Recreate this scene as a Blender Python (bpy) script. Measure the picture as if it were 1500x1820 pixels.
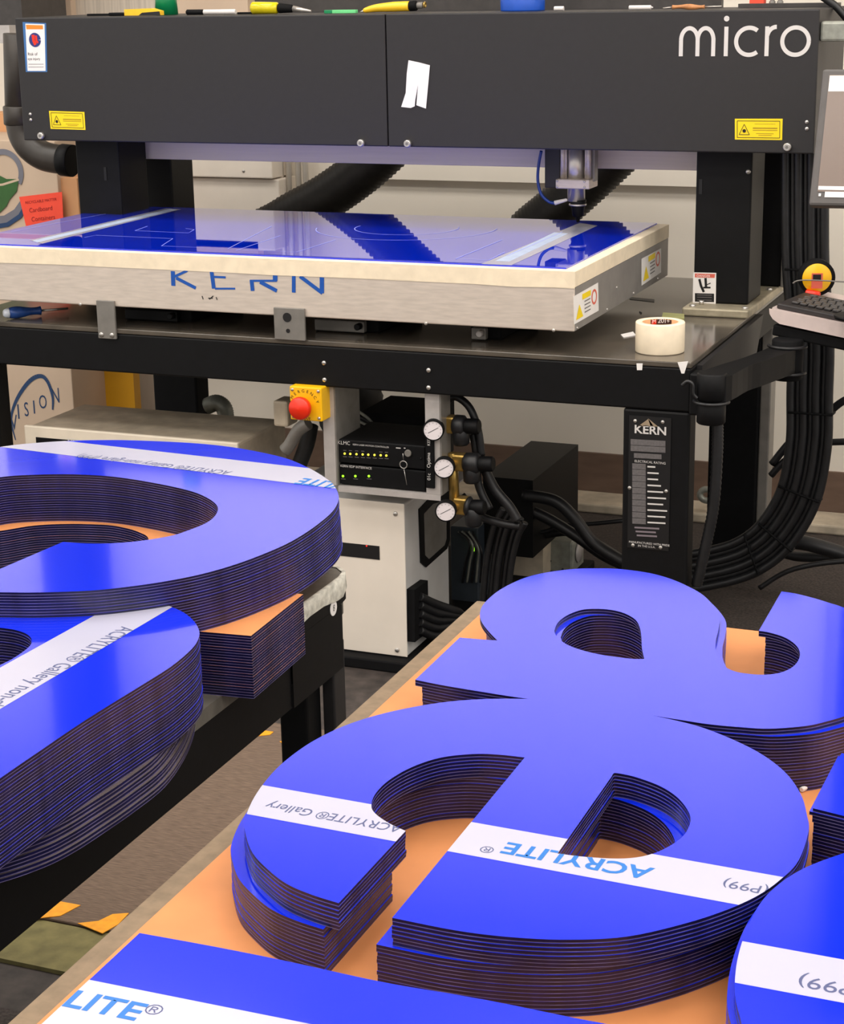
import bpy, bmesh, math, random
from mathutils import Vector, Matrix
from mathutils.geometry import tessellate_polygon
for o in list(bpy.data.objects): bpy.data.objects.remove(o)
random.seed(7)
S = bpy.context.scene
COL = S.collection
# ------------------------------------------------------------ camera
YAW, PIT, ROL = [math.radians(a) for a in (-22.0708, 16.2965, -1.0552)]
F = 3245.82
EYE = Vector((0, 0, 1.62))
fw = Vector((math.sin(YAW)*math.cos(PIT), math.cos(YAW)*math.cos(PIT), -math.sin(PIT)))
rt0 = Vector((math.cos(YAW), -math.sin(YAW), 0)); up0 = rt0.cross(fw)
rt = math.cos(ROL)*rt0 + math.sin(ROL)*up0
up = -math.sin(ROL)*rt0 + math.cos(ROL)*up0
cd = bpy.data.cameras.new('camera'); cam = bpy.data.objects.new('camera', cd); COL.objects.link(cam)
cam.matrix_world = Matrix((( rt.x, up.x, -fw.x, EYE.x), (rt.y, up.y, -fw.y, EYE.y), (rt.z, up.z, -fw.z, EYE.z), (0, 0, 0, 1)))
cd.sensor_fit = 'VERTICAL'; cd.sensor_height = 36; cd.lens = F/1820*36; cd.clip_start = .05; cd.clip_end = 60
S.camera = cam
# ------------------------------------------------------------ view, world
S.view_settings.view_transform = 'Standard'; S.view_settings.look = 'None'
S.view_settings.exposure = 0.22; S.view_settings.gamma = 1; S.view_settings.use_curve_mapping = False
W = bpy.data.worlds.new('world'); S.world = W; W.use_nodes = True
W.node_tree.nodes['Background'].inputs[0].default_value = (1.0, .955, .905, 1)
W.node_tree.nodes['Background'].inputs[1].default_value = .92
LAMP_W = 11.6           # watts of each ceiling panel
# ceiling panels: (x, y)
PANELS = [(x, y) for y in (-1.8, -.1, 1.5, 2.8, 3.9) for x in (-4.4, -2.7, -1.0, .7, 2.4)]
CEIL = 3.25; WALLY = 5.45

# ------------------------------------------------------------ pixel -> point on a real plane
def ray(x, y): return fw + (x-750)/F*rt - (y-910)/F*up
def onz(x, y, z): d = ray(x, y); return EYE + d*((z-EYE.z)/d.z)
def ony(x, y, Y): d = ray(x, y); return EYE + d*(Y/d.y)
def onx(x, y, X): d = ray(x, y); return EYE + d*(X/d.x)

# ------------------------------------------------------------ materials
def lin(c):
    return tuple(((v/255)/12.92 if v/255 <= .04045 else ((v/255+.055)/1.055)**2.4) for v in c)
def mat(name, rgb, rough=.5, metal=0., var=.06, scale=30, bump=0., coat=0., ior=1.5, stretch=None, emit=0, alpha=1, trans=0, rgb2=None, spec=.5):
    m = bpy.data.materials.new(name); m.use_nodes = True
    nt = m.node_tree; b = nt.nodes['Principled BSDF']
    c = lin(rgb) if max(rgb) > 1.01 else rgb
    tc = nt.nodes.new('ShaderNodeTexCoord'); mp = nt.nodes.new('ShaderNodeMapping')
    nz = nt.nodes.new('ShaderNodeTexNoise'); nz.inputs['Scale'].default_value = scale; nz.inputs['Detail'].default_value = 4
    if stretch: mp.inputs['Scale'].default_value = stretch
    nt.links.new(tc.outputs['Object'], mp.inputs[0]); nt.links.new(mp.outputs[0], nz.inputs['Vector'])
    rp = nt.nodes.new('ShaderNodeValToRGB')
    c2 = lin(rgb2) if rgb2 else tuple(v*(1-var*2) for v in c)
    c1 = c if rgb2 else tuple(min(1, v*(1+var)) for v in c)
    rp.color_ramp.elements[0].position = .3; rp.color_ramp.elements[1].position = .7
    rp.color_ramp.elements[0].color = (*c2, 1); rp.color_ramp.elements[1].color = (*c1, 1)
    nt.links.new(nz.outputs['Fac'], rp.inputs[0]); nt.links.new(rp.outputs[0], b.inputs['Base Color'])
    b.inputs['Roughness'].default_value = rough; b.inputs['Metallic'].default_value = metal
    b.inputs['IOR'].default_value = ior; b.inputs['Specular IOR Level'].default_value = spec
    if coat: b.inputs['Coat Weight'].default_value = coat; b.inputs['Coat Roughness'].default_value = rough*.5; b.inputs['Coat IOR'].default_value = 1.5
    if bump:
        bp = nt.nodes.new('ShaderNodeBump'); bp.inputs['Strength'].default_value = bump; bp.inputs['Distance'].default_value = .002
        nt.links.new(nz.outputs['Fac'], bp.inputs['Height']); nt.links.new(bp.outputs[0], b.inputs['Normal'])
    if emit:
        b.inputs['Emission Color'].default_value = (*c, 1); b.inputs['Emission Strength'].default_value = emit
    if trans: b.inputs['Transmission Weight'].default_value = trans
    if alpha < 1: b.inputs['Alpha'].default_value = alpha
    return m
M = dict(
 wall=mat('painted_wall', (243, 234, 219), .75, var=.02, scale=3),
 ceil=mat('ceiling_paint', (238, 234, 226), .9, var=.02, scale=2),
 floor=mat('concrete_floor', (62, 54, 50), .7, var=.3, scale=25, bump=.3),
 carpet=mat('brown_mat', (112, 93, 78), .95, var=.18, scale=160, bump=.6, stretch=(.25, 2.2, 1)),
 olive=mat('olive_board', (120, 112, 68), .8, var=.15, scale=30),
 darkmat=mat('dark_mat', (66, 58, 54), .9, var=.3, scale=150, bump=.5),
 base=mat('rubber_base', (112, 90, 76), .6, var=.1, scale=8, stretch=(1, 1, 4)),
 trimw=mat('dusty_trim', (196, 182, 160), .7, var=.15, scale=14),
 gantry=mat('black_coated_steel', (34, 32, 33), .52, var=.05, scale=55, bump=.12),
 gside=mat('black_coated_side', (60, 56, 54), .5, var=.12, scale=40),
 black=mat('black_paint', (5, 5, 7), .55, var=.25, scale=60, bump=.08, spec=.25),
 blackm=mat('matte_black', (8, 8, 10), .75, var=.2, scale=60, spec=.2),
 rubber=mat('black_rubber', (26, 26, 28), .42, var=.2, scale=50),
 hose=mat('corrugated_hose', (32, 30, 27), .55, var=.25, scale=40),
 ttop=mat('dark_table_top', (98, 90, 80), .14, var=.25, scale=9, rgb2=(72, 67, 60)),
 alu=mat('brushed_aluminium', (224, 211, 198), .42, .4, var=.06, scale=20, stretch=(1, 8, 8), bump=.06),
 alus=mat('grey_aluminium', (150, 146, 142), .45, .35, var=.06, scale=20),
 beam=mat('anodised_beam', (244, 230, 216), .55, .0, var=.03, scale=12, stretch=(.3, 1, 8)),
 steel=mat('polished_steel', (215, 208, 200), .3, .75, var=.05, scale=30),
 plate=mat('zinc_plate', (176, 166, 142), .45, .35, var=.12, scale=40),
 screw=mat('screw_zinc', (200, 196, 190), .3, .8, var=.1, scale=200),
 masktape=mat('masking_tape', (244, 228, 200), .55, var=.04, scale=35),
 mtape2=mat('masking_tape_grey', (205, 196, 180), .6, var=.15, scale=60, bump=.4),
 paper=mat('white_paper', (240, 236, 232), .6, var=.02, scale=30),
 blue=mat('blue_acrylic', (0.0, .02, .74), .12, var=.0, scale=5, coat=.8, ior=1.5),
 edge=mat('unlit_acrylic_edge', (16, 15, 66), .3, var=.3, scale=40, stretch=(1, 1, .05), rgb2=(10, 9, 38)),  # same blue acrylic; the darkness of its unlit edges is put into this colour
 kraftl=mat('kraft_layer', (112, 104, 158), .8, var=.25, scale=30, stretch=(1, 1, .1), rgb2=(74, 64, 98)),
 bed=mat('blue_acrylic_gloss', (0.0, .02, .62), .02, var=0., scale=5, coat=.6, ior=1.5),
 dullmask=mat('dull_masking', (84, 74, 76), .8, var=.15, scale=20),
 kraft=mat('kraft_masking', (212, 138, 82), .65, var=.07, scale=9),
 board=mat('particle_board', (132, 113, 90), .8, var=.1, scale=60),
 strip=mat('film_label_strip', (180, 180, 200), .25, var=.015, scale=6, coat=.6),
 stripg=mat('film_strip_clear', (182, 196, 222), .4, var=.06, scale=30),
 inkb=mat('blue_print', (0, 104, 186), .4, var=.02), ink=mat('grey_print', (70, 78, 120), .5, var=.02),
 inkk=mat('black_print', (11, 10, 12), .5, var=.02), kblue=mat('blue_marking', (18, 84, 176), .4, var=.06),
 cut=mat('cut_line', (176, 184, 255), .4, var=.02),
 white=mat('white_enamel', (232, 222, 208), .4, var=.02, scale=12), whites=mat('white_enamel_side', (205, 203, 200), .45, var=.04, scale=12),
 beige=mat('beige_enamel', (196, 182, 160), .5, var=.1, scale=25), beigef=mat('beige_front', (226, 214, 194), .45, var=.03, scale=25),
 yellow=mat('yellow_label', (250, 218, 16), .45, var=.02), amber=mat('emergency_yellow', (252, 192, 12), .4, var=.03),
 red=mat('red_plastic', (232, 44, 12), .35, var=.03), redp=mat('red_paper', (255, 82, 58), .7, var=.03),
 redl=mat('label_red', (224, 104, 84), .5, var=.03), orange=mat('label_orange', (240, 140, 40), .5, var=.03),
 navy=mat('label_navy', (40, 50, 120), .5, var=.03), lblue=mat('label_blue', (60, 112, 170), .5, var=.03),
 green=mat('green_plastic', (0, 130, 78), .35, var=.05), lgreen=mat('light_green', (110, 214, 138), .5, var=.05),
 bluep=mat('blue_plastic', (0, 74, 180), .35, var=.04), cobalt=mat('blue_tube', (24, 60, 140), .3, var=.05),
 ypl=mat('yellow_plastic', (250, 200, 40), .3, var=.05), ywood=mat('yellow_board', (206, 148, 10), .5, var=.12, scale=4),
 amberl=mat('amber_liquid', (214, 196, 20), .15, var=.05, scale=60), 
 brass=mat('brass', (190, 156, 84), .3, .75, var=.12, scale=60),
 gauge=mat('gauge_face', (236, 228, 230), .25, var=.02, coat=.5), gledge=mat('led_green', (150, 235, 40), .3, var=0, emit=1.2),
 ledy=mat('led_amber', (222, 210, 70), .3, var=0, emit=.9), ledr=mat('led_red', (255, 40, 30), .3, var=0, emit=1.2),
 printw=mat('white_print', (214, 210, 206), .5, var=.02), grayp=mat('grey_label', (104, 100, 100), .5, var=.1, scale=200),
 card=mat('cardboard', (212, 158, 112), .8, var=.06, scale=5), card2=mat('pale_board', (206, 182, 158), .7, var=.05, scale=4),
 dgreen=mat('logo_green', (52, 96, 44), .6, var=.05), lgrey=mat('logo_grey', (118, 118, 128), .6, var=.08, scale=6),
 dblue=mat('logo_blue', (34, 64, 104), .6, var=.05),
 lamp=mat('lamp_diffuser', (255, 250, 240), .5, var=0, emit=1.4), 
 screenb=mat('monitor_bezel', (84, 80, 78), .5, var=.05), screen=mat('dusty_screen', (122, 106, 96), .25, var=.06, scale=4),
 key=mat('key_plastic', (62, 58, 57), .5, var=.1), kb=mat('keyboard_shell', (44, 40, 40), .5, var=.1),
 tray=mat('tray_metal', (226, 208, 202), .4, .2, var=.05, scale=20), pen=mat('pen_white', (226, 220, 216), .4, var=.03),
 bluegrip=mat('blue_grip', (40, 78, 150), .35, var=.15, scale=80), clearp=mat('clear_plastic', (205, 212, 222), .1, var=.05),
 wood=mat('handle_wood', (190, 128, 78), .5, var=.15, scale=80), galv=mat('galvanised_box', (150, 152, 142), .45, .3, var=.12, scale=50),
 otape=mat('orange_tape', (250, 164, 26), .6, var=.08, scale=60), dgrey=mat('grey_metal', (128, 124, 118), .45, .2, var=.08, scale=30),
 upr=mat('grey_upright', (186, 180, 176), .45, .2, var=.06, scale=30), elbow=mat('black_pipe', (58, 52, 46), .4, var=.15, scale=20),
 crumple=mat('crumpled_tape', (204, 202, 190), .5, var=.2, scale=70, bump=1.0),
 sleeve=mat('speckled_stack', (200, 188, 172), .7, var=.1, scale=20, stretch=(6, 1, .3)),
 column=mat('dark_column', (26, 26, 28), .6, var=.1), conduit=mat('conduit_grey', (196, 188, 176), .4, .2, var=.05),
)

# ------------------------------------------------------------ geometry helpers
WL = {}
def catmull(pts, n=8, closed=False):
    P = [Vector(p) for p in pts]; out = []; m = len(P)
    rng = m if closed else m-1
    for i in range(rng):
        if closed: a, b, c, d = P[(i-1) % m], P[i], P[(i+1) % m], P[(i+2) % m]
        else: a, b, c, d = P[max(i-1, 0)], P[i], P[i+1], P[min(i+2, m-1)]
        for k in range(n):
            t = k/n
            out.append(.5*((2*b) + (c-a)*t + (2*a-5*b+4*c-d)*t*t + (3*b-a-3*c+d)*t**3))
    if not closed: out.append(P[-1])
    return out
class G:
    def __init__(s, Mx=None): s.bm = bmesh.new(); s.M = Mx or Matrix.Identity(4)
    def v(s, p): return s.bm.verts.new(s.M @ Vector(p))
    def face(s, vs, mi=0, sm=False):
        try: f = s.bm.faces.new(vs)
        except ValueError: return None
        f.material_index = mi; f.smooth = sm; return f
    def poly(s, pts, mi=0): s.face([s.v(p) for p in pts], mi); return s
    def box(s, x0, x1, y0, y1, z0, z1, mi=0, bev=0, seg=2):
        vs = [s.v((x, y, z)) for x in (x0, x1) for y in (y0, y1) for z in (z0, z1)]
        fs = [s.face([vs[i] for i in q], mi) for q in ((0, 1, 3, 2), (4, 6, 7, 5), (0, 4, 5, 1), (2, 3, 7, 6), (0, 2, 6, 4), (1, 5, 7, 3))]
        if bev:
            es = set(e for f in fs for e in f.edges)
            r = bmesh.ops.bevel(s.bm, geom=list(es), offset=bev, segments=seg, profile=.5, affect='EDGES')
            for f in r['faces']: f.material_index = mi
        return s
    def ring(s, c, t, r, seg, ref=None):
        t = t.normalized(); a = ref if ref else (Vector((0, 0, 1)) if abs(t.z) < .9 else Vector((1, 0, 0)))
        u = t.cross(a).normalized(); w = t.cross(u).normalized()
        return [s.v(c + (u*math.cos(2*math.pi*k/seg) + w*math.sin(2*math.pi*k/seg))*r) for k in range(seg)]
    def tube(s, pts, r, seg=10, mi=0, cap=True, n=6, smooth=True, rad=None):
        P = catmull(pts, n) if smooth and len(pts) > 2 else [Vector(p) for p in pts]
        rings = []; ref = None
        for i, p in enumerate(P):
            t = (P[min(i+1, len(P)-1)] - P[max(i-1, 0)])
            rr = rad(i/(len(P)-1), i) if rad else r
            t.normalize()
            if ref is None: ref = Vector((0, 0, 1)) if abs(t.z) < .9 else Vector((1, 0, 0))
            uu = t.cross(ref).normalized(); ww = t.cross(uu).normalized(); ref = -ww
            rings.append([s.v(p + (uu*math.cos(2*math.pi*k/seg) + ww*math.sin(2*math.pi*k/seg))*rr) for k in range(seg)])
        for a, b in zip(rings, rings[1:]):
            for k in range(seg): s.face([a[k], a[(k+1) % seg], b[(k+1) % seg], b[k]], mi, True)
        if cap: s.face(rings[0][::-1], mi); s.face(rings[-1], mi)
        return s
    def cyl(s, p0, p1, r, r2=None, seg=24, mi=0, bev=0):
        p0, p1 = Vector(p0), Vector(p1); r2 = r if r2 is None else r2; t = p1-p0
        if bev:
            d = t.normalized()*bev
            sec = [(p0, r-bev), (p0+d, r), (p1-d, r2), (p1, r2-bev)]
        else: sec = [(p0, r), (p1, r2)]
        rg = [s.ring(p, t, q, seg) for p, q in sec]
        for a, b in zip(rg, rg[1:]):
            for k in range(seg): s.face([a[k], a[(k+1) % seg], b[(k+1) % seg], b[k]], mi, True)
        s.face(rg[0][::-1], mi); s.face(rg[-1], mi); return s
    def lathe(s, c, axis, prof, seg=28, mi=0, closed=False):
        c = Vector(c); axis = Vector(axis).normalized()
        rg = [s.ring(c+axis*h, axis, max(r, 1e-5), seg) for r, h in prof]
        prs = list(zip(rg, rg[1:]))+([(rg[-1], rg[0])] if closed else [])
        for a, b in prs:
            for k in range(seg): s.face([a[k], a[(k+1) % seg], b[(k+1) % seg], b[k]], mi, True)
        return s
    def prism(s, outer, holes, z0, z1, mt=0, ms=0, mb=None, zs=None, msl=None):
        loops = [[Vector((p[0], p[1], 0)) for p in L] for L in [outer]+list(holes)]
        tri = tessellate_polygon(loops)
        flat = [p for L in loops for p in L]
        lv = [z0]+(zs or [])+[z1]; rings = [[s.v((p.x, p.y, z)) for p in flat] for z in lv]
        for t in tri:
            n = (flat[t[1]]-flat[t[0]]).cross(flat[t[2]]-flat[t[0]]).z
            t = t if n > 0 else t[::-1]
            s.face([rings[-1][i] for i in t], mt); s.face([rings[0][i] for i in t[::-1]], mt if mb is None else mb)
        o = 0
        for L in loops:
            m = len(L); ar = sum(L[i].x*L[(i+1) % m].y-L[(i+1) % m].x*L[i].y for i in range(m))
            hole = o > 0
            for i in range(m):
                j = (i+1) % m
                for q in range(len(lv)-1):
                    f = [rings[q][o+i], rings[q][o+j], rings[q+1][o+j], rings[q+1][o+i]]
                    if (ar < 0) != hole: f = f[::-1]
                    s.face(f, (msl[q] if msl else ms))
            o += m
        return s
    def sphere(s, c, r, mi=0, sc=(1, 1, 1), u=14, w=8):
        c = Vector(c)
        rows = [[s.v(c+Vector((math.sin(math.pi*j/w)*math.cos(2*math.pi*i/u)*r*sc[0], math.sin(math.pi*j/w)*math.sin(2*math.pi*i/u)*r*sc[1], math.cos(math.pi*j/w)*r*sc[2]))) for i in range(u)] for j in range(1, w)]
        t = s.v(c+Vector((0, 0, r*sc[2]))); b = s.v(c-Vector((0, 0, r*sc[2])))
        for i in range(u):
            s.face([t, rows[0][i], rows[0][(i+1) % u]], mi, True); s.face([b, rows[-1][(i+1) % u], rows[-1][i]], mi, True)
            for a, d in zip(rows, rows[1:]): s.face([a[i], d[i], d[(i+1) % u], a[(i+1) % u]], mi, True)
        return s
    def out(s, name, mats, parent=None, label=None, cat=None, group=None, kind=None):
        if not isinstance(mats, (list, tuple)): mats = [mats]
        me = bpy.data.meshes.new(name)
        vs = [v.co for v in s.bm.verts]
        mn = Vector([min(v[i] for v in vs) for i in range(3)]); mx = Vector([max(v[i] for v in vs) for i in range(3)])
        org = Vector(((mn.x+mx.x)/2, (mn.y+mx.y)/2, mn.z))
        s.bm.normal_update(); s.bm.to_mesh(me); s.bm.free(); me.transform(Matrix.Translation(-org))
        for m in mats: me.materials.append(M[m] if isinstance(m, str) else m)
        o = bpy.data.objects.new(name, me); COL.objects.link(o)
        WL[o.name] = org
        if parent: o.parent = parent; o.location = org-WL[parent.name]
        else: o.location = org
        return tag(o, label, cat, group, kind)
def tag(o, label=None, cat=None, group=None, kind=None):
    if label: o['label'] = label
    if cat: o['category'] = cat
    if group: o['group'] = group
    if kind: o['kind'] = kind
    return o
def thing(name, label, cat, loc, group=None):
    o = bpy.data.objects.new(name, None); COL.objects.link(o); o.location = loc; o.empty_display_size = .05
    WL[o.name] = Vector(loc); return tag(o, label, cat, group)
def bx(name, m, x0, x1, y0, y1, z0, z1, parent=None, bev=0, **k):
    return G().box(min(x0, x1), max(x0, x1), min(y0, y1), max(y0, y1), min(z0, z1), max(z0, z1), 0, bev).out(name, m, parent, **k)
def frame(o, u, v):
    u = Vector(u).normalized(); v = Vector(v).normalized(); n = u.cross(v).normalized()
    return Matrix(((u.x, v.x, n.x, o[0]), (u.y, v.y, n.y, o[1]), (u.z, v.z, n.z, o[2]), (0, 0, 0, 1)))
def FR(o): return frame(o, (1, 0, 0), (0, 0, 1))      # facing the viewer side (-Y)
def RT(o): return frame(o, (0, 1, 0), (0, 0, 1))      # facing +X
def textmesh(txt, size, align='LEFT', shear=0, space=1, width=1., off=0):
    c = bpy.data.curves.new('t', 'FONT'); c.body = txt; c.size = size; c.align_x = align; c.align_y = 'BOTTOM_BASELINE' if False else 'BOTTOM'
    c.shear = shear; c.space_character = space; c.resolution_u = 3; c.offset = off
    o = bpy.data.objects.new('t', c); me = bpy.data.meshes.new_from_object(o)
    bpy.data.objects.remove(o); bpy.data.curves.remove(c)
    if width != 1: me.transform(Matrix.Diagonal((width, 1, 1, 1)))
    return me
def text(txt, Mx, size, m, parent, align='LEFT', keep=None, name='lettering', shear=0, bold=0, width=1.):
    me = textmesh(txt, size, align, shear, 1, width, size*.022 if m in ('inkb', 'printw') and size > .02 else 0); b = bmesh.new(); b.from_mesh(me); bpy.data.meshes.remove(me)
    if keep:
        bmesh.ops.triangulate(b, faces=b.faces)
        for _ in range(3):
            es = [e for e in b.edges if e.calc_length() > size*.08]
            if es: bmesh.ops.subdivide_edges(b, edges=es, cuts=1); bmesh.ops.triangulate(b, faces=b.faces)
    b.transform(Mx)
    if keep:
        bmesh.ops.delete(b, geom=[f for f in b.faces if not keep(f.calc_center_median())], context='FACES')
    if not len(b.verts): b.free(); return None
    g = G(); g.bm.free(); g.bm = b
    for f in b.faces: f.material_index = 0
    return g.out(name, m, parent)
def stroke(g, pts, w, n=1, mi=0, z=0.0):
    g.k = getattr(g, 'k', 0)+1; z += g.k*3e-5
    P = [Vector((p[0], p[1], z)) for p in pts]
    L, R = [], []
    for i, p in enumerate(P):
        t = (P[min(i+1, len(P)-1)]-P[max(i-1, 0)]).normalized(); nn = Vector((-t.y, t.x, 0))*w/2
        L.append(g.v(p+nn)); R.append(g.v(p-nn))
    for i in range(len(P)-1): g.face([R[i], R[i+1], L[i+1], L[i]], mi)
def arc(cx, cy, r, a0, a1, n=24, ry=None):
    ry = ry or r
    return [(cx+r*math.cos(math.radians(a0+(a1-a0)*k/n)), cy+ry*math.sin(math.radians(a0+(a1-a0)*k/n))) for k in range(n+1)]
def inside(p, L):
    c = False; m = len(L); x, y = p[0], p[1]
    for i in range(m):
        a, b = L[i], L[i-1]
        if (a[1] > y) != (b[1] > y) and x < (b[0]-a[0])*(y-a[1])/(b[1]-a[1])+a[0]: c = not c
    return c
def screws(pts, r, parent, name='screw', m='screw', ax=(0, -1, 0)):
    for p in pts:
        a = Vector(ax)
        G().lathe(p, a, [(r, -.0005), (r, r*.35), (r*.8, r*.6), (0, r*.7)], 12).out(name, m, parent)

# ------------------------------------------------------------ the room
bx('floor', 'floor', -7, 4, -3.2, WALLY, -.08, 0, kind='structure')
bx('wall_back', 'wall', -7, 4, WALLY, WALLY+.12, 0, CEIL, kind='structure')
bx('ceiling', 'ceil', -7, 4, -3.2, WALLY+.12, CEIL, CEIL+.1, kind='structure')
bz = ony(1250, 893, WALLY).z
bx('baseboard_back', 'base', -7, 4, WALLY-.012, WALLY, .0, .155, kind='structure')
G().box(-7, 4, WALLY-.16, WALLY-.012, 0, .03, 0, .006).out('trim_1', 'trimw', kind='structure')
zl = ony(950, 323, WALLY).z
bx('trim_2', 'wall', -2.4, -.85, WALLY-.03, WALLY, zl, CEIL-.02, kind='structure')
for i, (x, y) in enumerate(PANELS):
    t = thing('ceiling_light', 'flat white ceiling panel light, number %d across and row %d back' % (i % 5+1, i//5+1), 'light', (x, y, CEIL-.06), 'ceiling panel lights')
    g = G(); g.box(x-.62, x+.62, y-.32, y-.3, CEIL-.06, CEIL); g.box(x-.62, x+.62, y+.3, y+.32, CEIL-.06, CEIL)
    g.box(x-.62, x-.6, y-.3, y+.3, CEIL-.06, CEIL); g.box(x+.6, x+.62, y-.3, y+.3, CEIL-.06, CEIL); g.out('frame', 'white', t)
    G().box(x-.6, x+.6, y-.3, y+.3, CEIL-.03, CEIL-.025).out('diffuser', 'lamp', t)
    ld = bpy.data.lights.new('lamp', 'AREA'); ld.shape = 'RECTANGLE'; ld.size = 1.16; ld.size_y = .56; ld.energy = LAMP_W; ld.color = (1, .965, .92)
    lo = bpy.data.objects.new('lamp', ld); COL.objects.link(lo); lo.parent = t; lo.location = (0, 0, .02)
for i, (a, b, z0) in enumerate(((8, 85, 1.68), (1552, 1640, 1.68))):
    xa, xb = ony(a, 0, WALLY-.15).x, ony(b, 0, WALLY-.15).x
    G().box(xa, xb, WALLY-.2, WALLY, z0, CEIL, 0, .004).out('trim_%d' % (i+3), 'column', kind='structure')
# floor mats
t = onz(120, 1640, .01)
G().box(-3.0, -.55, t.y, 3.42, 0, .012, 0, .003).out('floor_mat', 'carpet', label='grey brown ribbed floor mat between the two tables with orange tape scraps', cat='mat')
G().box(-2.6, -.7, 2.33, t.y-.004, 0, .008).out('floor_board', 'olive', label='olive green floor strip at the near edge of the ribbed mat', cat='board')
G().box(-2.6, -.5, .6, 2.2, 0, .006).out('floor_mat', 'darkmat', label='dark mat on the floor at the bottom left, under the tables', cat='mat')
G().box(-2.0, .3, 4.15, 5.25, 0, .008).out('floor_mat', 'darkmat', label='dark speckled mat on the floor beneath the machine cables', cat='mat')
for pts, lb in (([(99, 1600), (143, 1608), (107, 1627), (60, 1632)], 'orange tape scrap, larger one at the near left corner of the ribbed mat'),
                ([(138, 1640), (175, 1636), (200, 1624), (229, 1622), (210, 1642), (182, 1658)], 'crumpled orange tape scrap beside the kraft covered table edge'),
                ([(430, 1302), (450, 1295), (486, 1300), (480, 1305), (452, 1308)], 'small orange tape scrap on the mat under the far corner of the left table'),
                ([(497, 1317), (515, 1315), (515, 1322), (505, 1323)], 'tiny orange tape scrap on the mat by the table leg')):
    P = [onz(*p, .014) for p in pts]; G().prism([(p.x, p.y) for p in P], [], .0122, .0135).out('tape_scrap', 'otape', label=lb, cat='tape', group='orange tape scraps on the mat')

# ------------------------------------------------------------ machine frame table
YF = 3.797; ZT = .814; XR = -.908; XL = -2.82
t = thing('machine_table', 'long black steel machine frame table under the laser cutter', 'table', (-1.86, 4.3, 0))
G().box(XL, XR, YF, 4.92, ZT-.012, ZT, 0, .002).out('table_top', 'ttop', t)
G().box(XL, XR, YF, YF+.08, .705, ZT-.0125, 0, .004).out('front_beam', 'black', t)
G().box(XL, XR, 4.84, 4.92, .705, ZT-.0125, 0, .004).out('rear_beam', 'black', t)
G().box(XR-.06, XR, YF+.081, 4.839, .73, ZT-.0125, 0, .004).out('side_beam', 'black', t)
G().box(XL, XL+.06, YF+.081, 4.839, .73, ZT-.0125, 0, .004).out('side_beam', 'black', t)
# sloping side gusset
g = G(); g.M = frame((XR+.0005, 0, 0), (0, 1, 0), (0, 0, 1)); g.prism([(YF+.05, ZT-.014), (4.5, ZT-.014), (4.42, .70), (4.3, .66), (4.1, .73), (YF+.05, .705)], [], 0, .012); g.out('side_gusset', 'gantry', t)
for x0, x1 in ((XL, XL+.122), (-1.058, XR)):
    G().box(x0, x1, YF+.001, YF+.06, .04, .7045, 0, .006).out('leg', 'black', t)
G().box(-1.09, -.955, 4.78, 4.86, .04, .7045, 0, .006).out('leg', 'blackm', t)
G().box(-.954, -.925, 4.785, 4.85, .04, .79, 0, .004).out('leg_trim', 'dgrey', t)
G().box(-2.82, -2.67, 4.78, 4.86, .04, .7045, 0, .006).out('leg', 'blackm', t)
for x in (XL+.06, -.98): 
    G().cyl((x, YF+.035, 0), (x, YF+.035, .0395), .028, bev=.004).out('foot', 'rubber', t); G().cyl((x, 4.84, 0), (x, 4.84, .0395), .035, bev=.004).out('foot', 'rubber', t)
G().box(XL+.15, -1.4, YF+.02, 4.75, .0, .028, 0, .004).out('lower_shelf', 'blackm', t)
screws([ony(*p, YF) for p in ((576, 645), (577, 675), (762, 658), (762, 689))], .0055, t, 'bolt')
# bed brackets and bits on table top
for a, b, lb in (((172, 548), (207, 603), 'grey bracket plate with two screws, left of the two on the black beam'), ((487, 561), (543, 606), 'grey bracket plate with two holes, centre of the black beam')):
    p, q = ony(*a, YF-.006), ony(*b, YF-.006); q2 = ony(a[0]+3, b[1]-1, YF-.006)
    k = thing('bracket_plate', lb, 'bracket', ((p.x+q.x)/2, YF-.004, q.z), 'bracket plates under the blue laser bed')
    G().box(p.x, q.x, YF-.008, YF-.0005, q.z, p.z+.02, 0, .0015).out('plate', 'dgrey', k)
    if a[0] < 300: screws([(p.x+.01, YF-.008, q.z+.01), (q.x-.01, YF-.008, q.z+.01)], .006, k)
    else:
        G().cyl((p.x+.035, YF-.009, p.z-.002), (p.x+.035, YF-.0079, p.z-.002), .011).out('hole', 'inkk', k); G().cyl((p.x+.036, YF-.009, q.z+.022), (p.x+.036, YF-.0079, q.z+.022), .005).out('hole', 'inkk', k)

# ------------------------------------------------------------ laser bed with the blue sheet
BX0, BX1, BY0, BY1, BZ = -2.804, -1.171, 3.797, 4.61, 1.0
bd = thing('laser_bed', 'silver box bed of the laser cutter with masking tape along its rim', 'machine bed', ((BX0+BX1)/2, (BY0+BY1)/2, .868))
G().box(BX0, BX1, BY0, BY1, .868, BZ-.002, 0, .003).out('bed_box', 'alu', bd)
G().box(BX1+.0002, BX1+.0015, BY0+.004, BY1-.004, .870, BZ-.034).out('side_panel', 'alus', bd, label='darker grey side panel')
tb = .036
g = G(); g.box(BX0, BX1+.0008, BY0-.0012, BY0-.0003, BZ-tb, BZ+.0008); g.box(BX1+.0009, BX1+.0018, BY0-.0011, BY1, BZ-.033, BZ+.0007)
g.box(BX0, BX1+.0006, BY0-.0002, BY0+.03, BZ-.0015, BZ+.0009); g.box(BX1-.03, BX1+.0007, BY0+.0301, BY1, BZ-.0015, BZ+.0009)
g.out('masking_strip', 'masktape', bd)
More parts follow.
